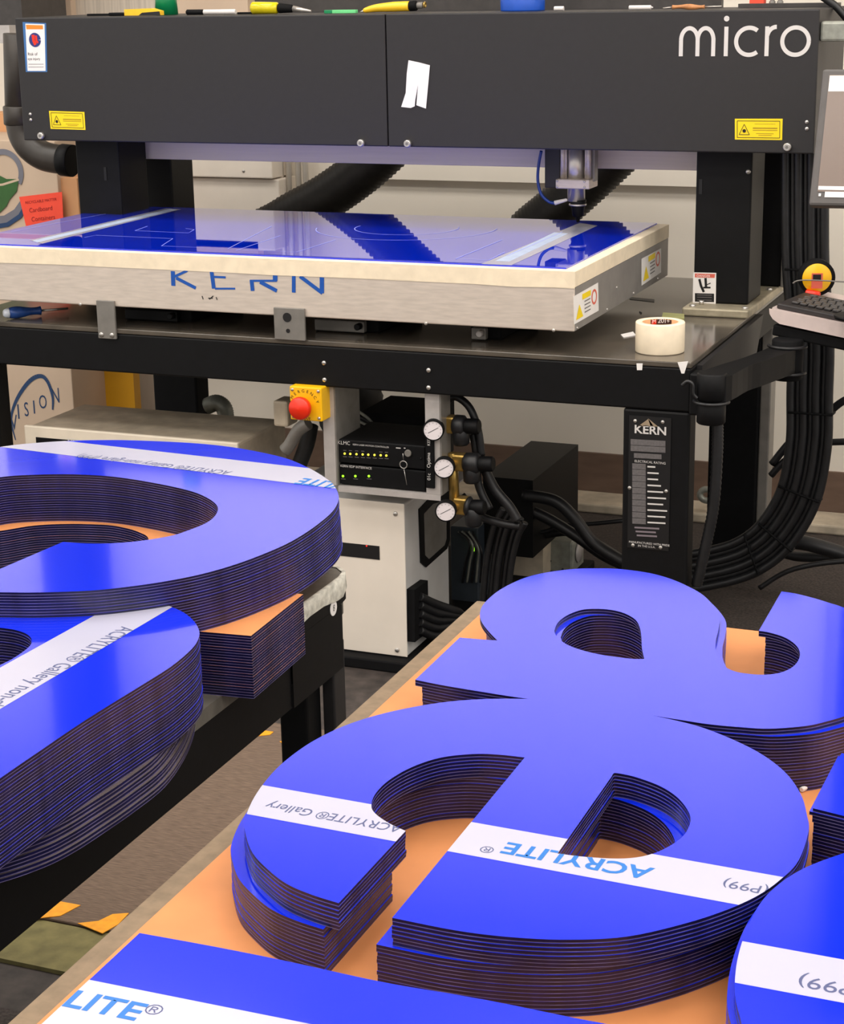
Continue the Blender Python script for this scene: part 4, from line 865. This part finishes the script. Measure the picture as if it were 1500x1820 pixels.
for r in range(6):
    for c in range(12):
        x = .045+c*.0195+(.005*(r % 2)); y = .042+r*.0195+(.006 if r == 5 else 0)
        if k0 is None:
            g = G(kf @ Matrix.Translation((x, y, .0132))); g.box(-.008, .008, -.008, .008, 0, .006, 0, .0018, 1); k0 = g.out('key', 'key', kb); kl = kf @ Vector((x, y, 0)); base = k0.location.copy()
        else:
            o = k0.copy(); COL.objects.link(o); o.parent = kb; p = kf @ Vector((x, y, 0)); o.location = base+(p-kl)
G().cyl(kf @ Vector((.012, .198, .0095)), kf @ Vector((.046, .20, .0095)), .009, bev=.002).out('red_cylinder', 'red', label='small red cylinder at the back left corner of the keyboard', cat='cylinder')
# tape measure
tp = min([(abs((lambda d: 750+F*(d.dot(rt))/(d.dot(fw)))(kf @ Vector((u_*.002, .225, 0))-EYE)-1449), u_*.002) for u_ in range(200)])[1]
tb_ = kf @ Vector((tp, .225, 0)); rr = .043
tm = thing('tape_measure', 'yellow and black tape measure standing behind the keyboard', 'tape measure', tb_)
cc = tb_+Vector((0, 0, rr+.0025))
hd2 = Vector((.3, -1, 0)).normalized()
G().lathe(cc, hd2, [(0, -.014), (rr, -.014), (rr, .012), (0, .012)], 36).out('case', 'blackm', tm)
G().lathe(cc, hd2, [(rr*.8, .0122), (rr*.78, .015), (0, .0152)], 36).out('side_disc', 'amber', tm)
fr = frame(cc+hd2*.0158, (1, .3, 0), (0, 0, 1)); g = G(fr); g.box(-.013, .013, -.024, .012, 0, .0006); g.out('window', 'redl', tm)
g = G(fr); g.box(-.010, .009, -.004, .009, .0007, .001); g.out('window_label', 'inkk', tm)
G().tube([cc+Vector((-.05, -.03, -.012)), cc+Vector((-.02, -.03, -.003)), cc+Vector((.12, -.03, -.004))], .0018, 6).out('wire', 'dgrey', tm)
# monitor
XM = -.70
m1 = onx(1437, 365, XM); m2 = onx(1462, 122, XM); e1 = Vector((1, .06, 0)).normalized(); vv = (m2-m1); hgt = vv.length; vv.normalize()
mf = frame(m1, e1, vv)
mo = thing('monitor', 'dark grey framed computer monitor tilted back at the right edge', 'monitor', m1+e1*.2)
g = G(); g.M = mf; g.box(0, .44, 0, hgt, -.03, 0, 0, .006); g.out('housing', 'screenb', mo)
g = G(); g.M = mf; g.box(.016, .42, .03, hgt-.014, .0003, .0012); g.out('screen', 'screen', mo)
g = G(); g.M = mf; g.box(.017, .42, hgt-.05, hgt-.016, .0014, .0018); g.out('top_label', 'paper', mo); g = G(); g.M = mf; g.box(.017, .42, .034, .042, .0014, .0018); g.out('bottom_label', 'paper', mo)
g = G(); g.M = mf; g.box(.032, .42, .018, .03, .0014, .0018); g.out('status_bar', 'paper', mo); g = G(); g.M = mf; g.box(.019, .024, .02, .026, .0014, .0018); g.out('status_icon', 'paper', mo)
mp_ = Vector((-.60, m1.y+.09, 0)); G().box(-.62, -.58, m1.y+.07, m1.y+.11, zk+.031, m1.z+.16, 0, .004).out('stand_post', 'black', mo); g = G(); g.M = mf; g.box(.06, .14, .06, .16, -.09, -.0305, 0, .004); g.out('mount_block', 'black', mo)
G().cyl(Vector((-.60, m1.y+.09, zk+.024)), Vector((-.60, m1.y+.09, zk+.0305)), .05).out('stand_base', 'black', mo)
# big cable bundle
def ribs(t, i): return .0105*(1+.07*(1 if i % 2 else -1))
main = [ony(*p, 4.46) for p in ((1432, 255), (1432, 440), (1436, 520), (1442, 610), (1440, 700), (1438, 790), (1420, 880), (1378, 950), (1325, 990), (1255, 1010), (1180, 1020))]
bundle(main, 7, .0112, .0156, 'bundled_cable', '%s from the left of the black cables strapped together at right', grp='strapped cables at the right', rad=ribs)
for (x, y, tx, ty) in ((1435, 480, 1, 0), (1440, 735, 1, 0), (1420, 878, .95, .3), (1378, 955, .8, .6), (1335, 985, .35, .93)):
    c = ony(x, y, 4.44); v = Vector((tx, 0, -ty)).normalized()
    G().tube([c-v*.055+Vector((0, .03, 0)), c-v*.054+Vector((0, -.004, 0)), c+v*.054+Vector((0, -.004, 0)), c+v*.055+Vector((0, .03, 0))], .0028, 6, smooth=False).out('cable_tie', 'blackm', label='black cable tie round the strapped cables at height %s' % {480: 'behind the tape measure', 735: 'below the keyboard tray', 878: 'where they start to curve', 955: 'in the middle of the curve', 985: 'nearest the table leg'}[y], cat='cable tie', group='ties round the strapped cables')
G().tube(catmull([ony(*p, 3.83) for p in ((1275, 740), (1275, 800), (1268, 900), (1252, 980), (1238, 1040))], 22), .011, 10, smooth=False, rad=lambda t, i: .0125*(1+.06*(1 if i % 2 else -1))).out('ribbed_cable', 'rubber', label='ribbed black cable sleeve hanging from the arm pivot beside the leg', cat='cable')
for pp, r, lb, Y in ((((1370, 845), (1400, 815), (1450, 790), (1500, 785), (1560, 785)), .009, 'black cable crossing right to the wall, lower of the pair', 4.6), (((1372, 825), (1410, 780), (1460, 745), (1500, 712), (1560, 690)), .010, 'black cable rising right from the strapped cables, upper of the pair', 4.6), (((1370, 960), (1430, 965), (1500, 985), (1580, 1010)), .02, 'thick black cable running right along the floor', 4.6), (((1350, 1045), (1400, 1015), (1470, 1000), (1560, 995)), .007, 'thin black cable looping on the floor at the right', 4.5), (((1320, 955), (1400, 985), (1450, 990), (1540, 990)), .014, 'black cable beneath the thick one on the floor', 4.65)):
    G().tube([ony(*p, Y) for p in pp], r, 9).out('floor_cable', 'rubber', label=lb, cat='cable', group='loose cables at the right')
k = thing('grey_conduit', 'small grey conduit elbow between the leg and the ribbed cable', 'conduit', ony(1250, 880, 5.3)); G().tube([ony(*p, 5.3) for p in ((1270, 872), (1252, 870), (1244, 878), (1250, 888), (1270, 892))], .01, 10).out('tube', 'galv', k)

# ------------------------------------------------------------ work tables
TZ = .76
lt = thing('work_table', 'black steel work table at left carrying tall letter stacks', 'table', (-1.9, 1.4, 0))
LX = -1.038; LY = 2.29
g = G(); g.prism([(LX-1.75, -.4), (LX-.002, -.4), (LX-.002, LY-.05), (LX-.008, LY-.02), (LX-.02, LY-.006), (LX-.05, LY), (LX-1.75, LY)], [], TZ-.02, TZ); g.out('table_top', mat('worn_grey_top', (112, 108, 100), .4, .2, var=.15), lt)
g = G(); g.prism([(LX-1.74, -.39), (LX-.004, -.39), (LX-.004, LY-.05), (LX-.012, LY-.02), (LX-.03, LY-.008), (LX-1.74, LY-.004)], [], TZ-.095, TZ-.0205); g.out('apron', 'black', lt)
for x, y in ((LX-.076, 2.186), (LX-1.7, LY-.12), (LX-.075, -.3), (LX-1.7, -.3)):
    G().box(x, x+.045, y, y+.048, .0, TZ-.0955, 0, .004).out('leg', 'black', lt)
G().box(LX-.03, LX-.010, 2.235, 2.275, .0, onx(576, 1173, LX).z-.0005, 0, .003).out('leg_guard', 'gantry', lt)
# raised end block of the left table, with the taped corner
EB = onx(576, 1173, LX).z; EZ = .80; EY0 = 2.085; EY1 = 2.296
ce = [(LX-.075, EY0), (LX-.0015, EY0), (LX-.0015, EY1-.05), (LX-.006, EY1-.02), (LX-.018, EY1-.006), (LX-.045, EY1), (LX-.075, EY1)]
g = G(); g.prism(ce, [], TZ+.0003, EZ, 1, 0); g.box(LX-.03, LX-.0015, EY0, EY1-.045, EB, TZ-.0955, 0, .003); g.box(LX-.0025, LX-.0012, EY0, EY1-.045, TZ-.0953, TZ+.0002, 0); g.out('end_block', ['black', bpy.data.materials['worn_grey_top']], lt)
g = G(); rows = []
path = [Vector((LX, y, EZ)) for y in (EY0+.005, EY0+.03, EY0+.055, EY0+.08, EY0+.10, EY1-.065, EY1-.045)]+[Vector((LX-.006, EY1-.018, EZ)), Vector((LX-.022, EY1-.002, EZ)), Vector((LX-.06, EY1+.003, EZ))]
for i, p in enumerate(path):
    j = random.uniform(-.0015, .0015)
    n_ = Vector((1, 0, 0)) if i < 7 else Vector((.7, .7, 0)) if i < 9 else Vector((0, 1, 0))
    rows.append([g.v(p-n_*.006+Vector((0, 0, .0012))), g.v(p+Vector((0, 0, .001))+n_*(.001+j)), g.v(p+n_*(.002+j)-Vector((0, 0, .011+random.uniform(0, .004)))), g.v(p+n_*.0015-Vector((0, 0, .024+random.uniform(-.004, .004))))])
for a, b in zip(rows, rows[1:]):
    for k in range(3): g.face([a[k], b[k], b[k+1], a[k+1]], 0, True)
g.out('edge_tape', 'crumple', label='crumpled silver tape wrapped round the far corner edge of the left table', cat='tape')
k = thing('round_sticker', 'small round white sticker on the end block of the left table', 'sticker', onx(592, 1081, LX))
c = onx(592, 1081, LX-.001); G().cyl(c, c+Vector((.001, 0, 0)), .011, seg=24).out('disc', 'paper', k); text('8', frame(c+Vector((.0013, -.003, -.007)), (0, 1, 0), (0, 0, 1)), .014, 'grayp', k)

wt = thing('work_table', 'plank topped work table at right carrying the kraft faced sheet', 'table', (-.2, 1.4, 0))
G().box(-.866, .9, -.3, 2.34, TZ-.028, TZ-.0035, 0, .002).out('table_top', 'board', wt)
for x, y in ((-.8, 2.2), (.8, 2.2), (-.8, -.2), (.8, -.2)): G().box(x-.03, x+.03, y-.03, y+.03, 0.0, TZ-.0285, 0, .004).out('leg', 'black', wt)
G().box(-.838, .88, -.28, 2.335, TZ-.0032, TZ-.0002, 0).out('kraft_sheet', 'kraft', label='large kraft masked sheet covering the right work table', cat='sheet')

# ------------------------------------------------------------ stacks of cut acrylic letters
ORD = ['topmost', 'second', 'third', 'fourth', 'fifth', 'sixth', 'seventh', 'eighth', 'ninth', 'tenth', 'eleventh', 'twelfth', 'thirteenth', 'fourteenth', 'fifteenth', 'sixteenth', 'seventeenth', 'eighteenth', 'nineteenth', 'twentieth', 'twenty-first', 'twenty-second', 'twenty-third', 'twenty-fourth', 'twenty-fifth', 'twenty-sixth', 'twenty-seventh']
def outline(segs, z, n=6):
    """segs: list of pixel polylines; each is a smooth run, corners between runs."""
    out = []
    for s in segs:
        P = [onz(*p, z) for p in s]; P = [(p.x, p.y, 0) for p in P]
        C = catmull(P, n if len(P) > 2 else 1)
        if out and (Vector(out[-1])-C[0]).length < 1e-5: C = C[1:]
        out += [tuple(c) for c in C]
    if (Vector(out[0])-Vector(out[-1])).length < 1e-4: out.pop()
    return [(p[0], p[1]) for p in out]
def clean(L):
    ar = sum(L[i][0]*L[(i+1) % len(L)][1]-L[(i+1) % len(L)][0]*L[i][1] for i in range(len(L)))
    return L if ar > 0 else L[::-1]
def band(outer, holes, quad_lines, z, mname, par, nm, lab=None):
    """part of the letter face between two straight lines (world xy)"""
    b = bmesh.new(); g = G(); g.bm.free(); g.bm = b
    g.prism(outer, holes, z, z+.00002)
    bmesh.ops.delete(b, geom=[f for f in b.faces if f.normal.z < .5 and (f.normal_update() or True) and f.normal.z < .5], context='FACES')
    for (p, nrm) in quad_lines:
        bmesh.ops.bisect_plane(b, geom=b.verts[:]+b.edges[:]+b.faces[:], plane_co=Vector((p[0], p[1], z)), plane_no=Vector((nrm[0], nrm[1], 0)), clear_outer=True, clear_inner=False)
    if not len(b.faces): b.free(); return None
    return g.out(nm, mname, par, label=lab)
def lines(a, b, c, d, z):
    """strip between pixel line a-b and pixel line c-d"""
    A, B, C_, D = [onz(*p, z) for p in (a, b, c, d)]
    m1, m2 = (A+B)/2, (C_+D)/2; u = (B-A); n1 = Vector((-u.y, u.x)).normalized()
    if n1.dot((m1-m2).xy) < 0: n1 = -n1
    u2 = D-C_; n2 = Vector((-u2.y, u2.x)).normalized()
    if n2.dot((m2-m1).xy) < 0: n2 = -n2
    return [((m1.x, m1.y), n1), ((m2.x, m2.y), n2)], u.normalized()
def stack(desc, where, outer, holes, z0, n, pitch, shift=None, top='blue', grp=None):
    outer = clean(outer); holes = [clean(h) for h in holes]
    cx = sum(p[0] for p in outer)/len(outer); cy = sum(p[1] for p in outer)/len(outer)
    lo = [(p[0]-cx, p[1]-cy) for p in outer]; lh = [[(p[0]-cx, p[1]-cy) for p in h] for h in holes]
    g = G(); th = pitch-.00012; g.prism(lo, lh, 0, th, 0, 1, 3, zs=[th*.2], msl=[2, 1])
    g.out('acrylic_letter', [top, 'edge', 'kraftl', 'kraft'])
    src = COL.objects[-1] if False else bpy.data.objects[-1]
    return None
def make_stack(desc, where, outer, holes, z0, n, pitch, shift=None, top='blue', grp=None, jit=.00035, cat='acrylic letter', sfx='sheet'):
    outer = clean(outer); holes = [clean(h) for h in holes]
    g = G(); th = pitch-.00012; g.prism(outer, holes, 0, th, 0, 1, 3, zs=[th*.22], msl=[2, 1])
    tops = None; base = None
    for i in range(n):           # i = 0 is the bottom sheet
        k = n-1-i
        if base is None:
            base = o = g.out('acrylic_letter', [top, 'edge', 'kraftl', 'kraft']); b0 = o.location.copy()
        else:
            o = base.copy(); COL.objects.link(o)
        sx, sy = (shift(k) if shift else (0, 0))
        if k: sx += random.uniform(-jit, jit); sy += random.uniform(-jit, jit)
        o.location = (b0.x+sx, b0.y+sy, z0+i*pitch)
        tag(o, '%s, %s %s from the top, %s' % (desc, ORD[k], sfx, where) if k else '%s, topmost sheet of its stack, %s' % (desc, where), cat, grp)
        tops = o
    WL[tops.name] = Vector(tops.location)
    return tops, outer, holes, z0+n*pitch-.00012
def keepfn(outer, holes): return lambda c: inside(c, outer) and not any(inside(c, h) for h in holes)

# --- letter e (right table)
NE, PE = 20, .00372
zE = TZ+NE*PE
e_out = outline([[(697, 1631), (813, 1654), (915, 1666), (1016, 1670), (1117, 1664), (1218, 1641), (1294, 1616), (1350, 1590), (1391, 1560), (1420, 1528), (1437, 1477), (1434, 1448), (1423, 1411), (1394, 1371), (1343, 1334), (1268, 1300), (1204, 1281), (1102, 1261), (1000, 1246), (900, 1241.5), (800, 1246.5), (702, 1263), (625, 1285), (565, 1312), (518, 1343), (482, 1376), (452, 1417), (436, 1455), (436, 1480), (449, 1516), (477, 1546), (510, 1571), (554, 1590), (602, 1605)],
  [(602, 1605), (721, 1477)], [(721, 1477), (691, 1463), (667, 1446), (660, 1432), (667, 1411), (690.7, 1387), (731.6, 1363.5), (782.7, 1346.5), (840.6, 1340), (885, 1341), (932.6, 1346)], [(932.6, 1346), (697, 1631)]], zE, 5)
e_hole = outline([[(1087, 1380), (1090, 1375), (1097, 1374), (1130, 1381), (1175, 1398), (1207, 1420), (1226, 1448), (1224, 1470), (1206, 1493), (1161, 1517), (1109, 1526), (1040, 1523), (991, 1517)], [(991, 1517), (1087, 1380)]], zE, 5)
def e_shift(k):
    if k < 5: return (0, -.0006*k)
    if k < 7: return (.001, -.002)
    return (-.013-.0004*(k % 3), -.005)
to, o_, h_, zt = make_stack('blue letter e', 'centre of the kraft sheet', e_out, [e_hole], TZ, NE, PE, e_shift, grp='stacked blue letters e')
ql, u = lines((463, 1395), (1391, 1559), (438, 1447), (1320, 1610), zt)
band(o_, h_, ql, zt+.0002, 'strip', to, 'label_strip', 'white printed film strip')
kf_ = keepfn(o_, h_)
def toptext(s, px, u, size, m, par, o_, h_, zt, flip=True, width=1., shear=0, dz=.0004):
    q = onz(*px, zt+dz); a = Vector((-u.x, -u.y, 0)) if flip else Vector((u.x, u.y, 0)); b = Vector((-a.y, a.x, 0))
    fr = frame((q.x, q.y, zt+dz), a, b); return text(s, fr, size, m, par, 'LEFT', keepfn(o_, h_), 'film_print', shear, width=width)
toptext('ACRYLITE', (1166, 1538), u, .033, 'inkb', to, o_, h_, zt, width=.98)
toptext('\u00ae', (884, 1504), u, .018, 'ink', to, o_, h_, zt)
toptext('(P99)', (1372, 1574), u, .021, 'ink', to, o_, h_, zt, width=.95)
toptext('ACRYLITE\u00ae Gallery', (722, 1465), u, .022, 'ink', to, o_, h_, zt, width=.80)
# --- letter a (right table, behind)
NA, PA = 20, .00372; zA = TZ+NA*PA
a_out = outline([[(738, 1208), (817, 1133)], [(817, 1133), (865, 1137), (884, 1138)], [(884, 1138), (871, 1125), (857, 1107), (853, 1091), (860, 1073), (887, 1049), (927, 1029), (967, 1018), (1020, 1011), (1060, 1010), (1100, 1011), (1153, 1018), (1193, 1029), (1225, 1043), (1249, 1057), (1268, 1076), (1279, 1095), (1277, 1118), (1272, 1140), (1273, 1160), (1284, 1181), (1303, 1192), (1327, 1197), (1359, 1199), (1388, 1195), (1409, 1185), (1420, 1171), (1421, 1157), (1412, 1144), (1393, 1132), (1367, 1124), (1348.5, 1121)],
  [(1348.5, 1121), (1389, 1051)], [(1389, 1051), (1415, 1055), (1447, 1063), (1473, 1071), (1500, 1080), (1545, 1102), (1580, 1135), (1590, 1180), (1570, 1230), (1530, 1262), (1500, 1273), (1473, 1281), (1433, 1290), (1367, 1295), (1313, 1292), (1260, 1287), (1207, 1279), (1070, 1258), (932, 1241), (860, 1230), (788, 1218), (738, 1208)]], zA, 5)
a_hole = outline([[(985, 1121), (991, 1107), (1007, 1094), (1033, 1084), (1060, 1082), (1087, 1084), (1110, 1090), (1129, 1101), (1137, 1115), (1140, 1133), (1141, 1152), (1145, 1171)], [(1145, 1171), (1127, 1171), (1100, 1168), (1066, 1163), (1033, 1155), (1007, 1145), (990, 1132), (985, 1121)]], zA, 5)
make_stack('blue letter a', 'far end of the kraft sheet', a_out, [a_hole], TZ, NA, PA, lambda k: (0, 0) if k < 2 else (.009, -.001), grp='stacked blue letters a')
# --- big stem letter (bottom left)
zB = TZ+20*.00372
b_out = outline([[(248, 1658), (380, 1682), (500, 1706), (600, 1728), (700, 1749), (864, 1777), (1016, 1808), (1090, 1822), (1180, 1842)], [(1180, 1842), (1010, 2080)], [(1010, 2080), (-60, 1945)], [(-60, 1945), (248, 1658)]], zB, 3)
to, o_, h_, zt = make_stack('blue straight bar letter', 'near end of the kraft sheet', b_out, [], TZ, 20, .00372, grp='stacked straight stemmed letters')
ql, u = lines((160, 1742), (540, 1818), (60, 1822), (440, 1898), zt)
band(o_, h_, ql, zt+.0002, 'strip', to, 'label_strip', 'white printed film strip')
toptext('LITE', (98, 1794), u, .035, 'inkb', to, o_, h_, zt, flip=False, width=1.06); toptext('\u00ae', (247, 1804), u, .02, 'ink', to, o_, h_, zt, flip=False)
# --- letter at right edge (middle)
d_out = outline([[(1494, 1338), (1700, 1392)], [(1700, 1392), (1660, 1490)], [(1660, 1490), (1443, 1436)], [(1443, 1436), (1494, 1338)]], zA, 1)
make_stack('blue slanted bar piece', 'at the right photo edge', d_out, [], TZ, 20, .00372, lambda k: (-.002 if k == 1 else (.001 if k < 4 else .002), 0), grp='stacked bar shaped pieces at the right edge')
# --- round letter bottom right
f_out = outline([[(1500, 1516), (1457, 1531), (1423, 1546), (1391, 1566), (1360, 1594), (1337, 1629), (1320, 1671), (1310, 1709), (1306, 1746), (1307, 1774), (1314, 1803), (1330, 1850), (1380, 1900), (1470, 1940), (1600, 1950), (1730, 1910), (1810, 1830), (1830, 1730), (1800, 1630), (1720, 1550), (1620, 1513), (1560, 1508), (1500, 1516)]], zA, 5)
f_hole = outline([[(1590, 1620), (1540, 1660), (1530, 1720), (1560, 1780), (1620, 1800), (1680, 1770), (1700, 1710), (1680, 1650), (1640, 1620), (1590, 1620)]], zA, 4)
to, o_, h_, zt = make_stack('blue round letter', 'bottom right corner', f_out, [f_hole], TZ, 20, .00372, lambda k: (0, 0) if k < 3 else (-.006, 0), grp='stacked round letters at the bottom right')
ql, u = lines((1319, 1673), (1500, 1706), (1307, 1747), (1500, 1783), zt)
band(o_, h_, ql, zt+.0002, 'strip', to, 'label_strip', 'white printed film strip')
toptext('(P99)', (1545, 1750), u, .026, 'ink', to, o_, h_, zt, width=1.0)
G().cyl(onz(1424, 1404, TZ+.003), onz(1437, 1396, TZ+.003), .003, seg=10, bev=.0008).out('plastic_peg', 'pen', label='tiny white plastic peg on the kraft sheet between the letter stacks', cat='peg')

# --- left table: kraft topped stack with letter C on it
N1, P1_ = 23, .00364; z1 = TZ+N1*P1_
l1_out = outline([[(446, 1130), (539, 1056)], [(539, 1056), (480, 1050)], [(480, 1050), (425, 1020), (375, 960), (310, 905), (200, 872), (80, 864), (-100, 872), (-240, 930), (-260, 1020), (-180, 1080), (-100, 1084), (0, 1092)], [(0, 1092), (446, 1130)]], z1, 5)
l1_hole = outline([[(-60, 950), (0, 943.5), (60, 934), (120, 931), (170, 932), (200, 934), (230, 940), (250, 947), (262, 954), (263, 964), (250, 985), (200, 1010), (100, 1022), (0, 1018), (-80, 995), (-105, 965), (-60, 950)]], z1, 5)
make_stack('kraft faced square cornered letter', 'under the letter C', l1_out, [l1_hole], TZ, N1, P1_, top='kraft', grp='stacked kraft faced letters', jit=.0002)
NC, PC = 20, .00365; zC = z1+NC*PC
c_out = outline([[(-92, 1052), (-40, 1052.5), (0, 1052.5), (50, 1053), (100, 1052), (167, 1049), (233, 1042), (300, 1032), (367, 1018), (433, 998), (500, 971), (540, 949), (572, 926), (594, 905), (602, 883), (592, 861), (567, 842), (533, 824), (500, 812), (450, 801), (400, 793), (350, 788), (300, 785), (250, 783), (200, 782), (133, 783), (67, 787), (10, 793), (-60, 806), (-120, 826)],
   [(-120, 826), (-60, 862)], [(-60, 862), (0, 848), (67, 843.5), (133, 843), (200, 847), (267, 857), (333, 871), (367, 884), (386, 899), (384, 914), (367, 929), (333, 943), (300, 953), (233, 963), (167, 966), (112, 963)], [(112, 963), (0, 1011), (-92, 1052)]], zC, 5)
to, o_, h_, zt = make_stack('blue letter C', 'upper stack on left table', c_out, [], z1, NC, PC, lambda k: (.00018*k, 0), grp='stacked blue letters C', jit=.0004)
ql, u = lines((100, 785), (500, 831), (0, 797), (500, 856), zt)
ql, u = lines((125, 785), (600, 838), (12, 796), (560, 864), zt)
band(o_, h_, ql, zt+.0002, 'strip', to, 'label_strip', 'white printed film strip')
toptext('ACRYLITE\u00ae Gallery non-glare (P99)', (418, 836), u, .030, 'ink', to, o_, h_, zt, width=.62)
toptext('ACRYLITE', (694, 864), u, .046, 'inkb', to, o_, h_, zt, width=.68)
# --- left front letters
N4, P4 = 9, .0038
l4_out = outline([[(339, 1258), (346, 1285), (344, 1307), (328, 1347), (293, 1397), (240, 1440), (187, 1477), (133, 1512), (80, 1539), (0, 1567), (-100, 1590), (-250, 1590), (-400, 1540), (-500, 1440), (-480, 1330), (-350, 1240), (-150, 1185), (50, 1170), (200, 1180), (300, 1212), (339, 1258)]], TZ+.001, 5)
z4 = TZ+N4*P4
make_stack('wide bulging round letter', 'lowest at near left', l4_out, [], TZ, N4, P4, top='dullmask', shift=lambda k: (-.0013*(N4-1-k), .0005*(N4-1-k)), grp='round letters at the bottom left', jit=.0012)
N3, P3 = 25, .00362; z3 = z4+N3*P3
l3_out = outline([[(0, 1059), (76, 1054), (152, 1054.6), (228, 1061), (280, 1071), (318, 1084), (342, 1101), (354, 1121), (351, 1139), (337, 1157), (304, 1184.5), (253, 1217), (152, 1279.6), (51, 1348), (-60, 1422), (-170, 1475), (-300, 1490), (-430, 1450), (-500, 1360), (-480, 1250), (-380, 1150), (-200, 1085), (0, 1059)]], z3, 5)
l3_hole = outline([[(0, 1115.5), (25, 1119), (46, 1126), (56, 1136), (52, 1149), (25, 1169), (0, 1182), (-90, 1228), (-180, 1252), (-260, 1240), (-270, 1200), (-210, 1155), (-110, 1122), (0, 1115.5)]], z3, 5)
to, o_, h_, zt = make_stack('blue oval letter', 'near left stack', l3_out, [l3_hole], z4, N3, P3, grp='stacked oval letters at the left', jit=.0005)
ql, u = lines((0, 1187), (229, 1060.4), (0, 1260.6), (308, 1078), zt)
band(o_, h_, ql, zt+.0002, 'strip', to, 'label_strip', 'white printed film strip')
toptext('ACRYLITE\u00ae Gallery non-glare', (209, 1112), u, .030, 'ink', to, o_, h_, zt, width=.78)
bpy.context.view_layer.update()
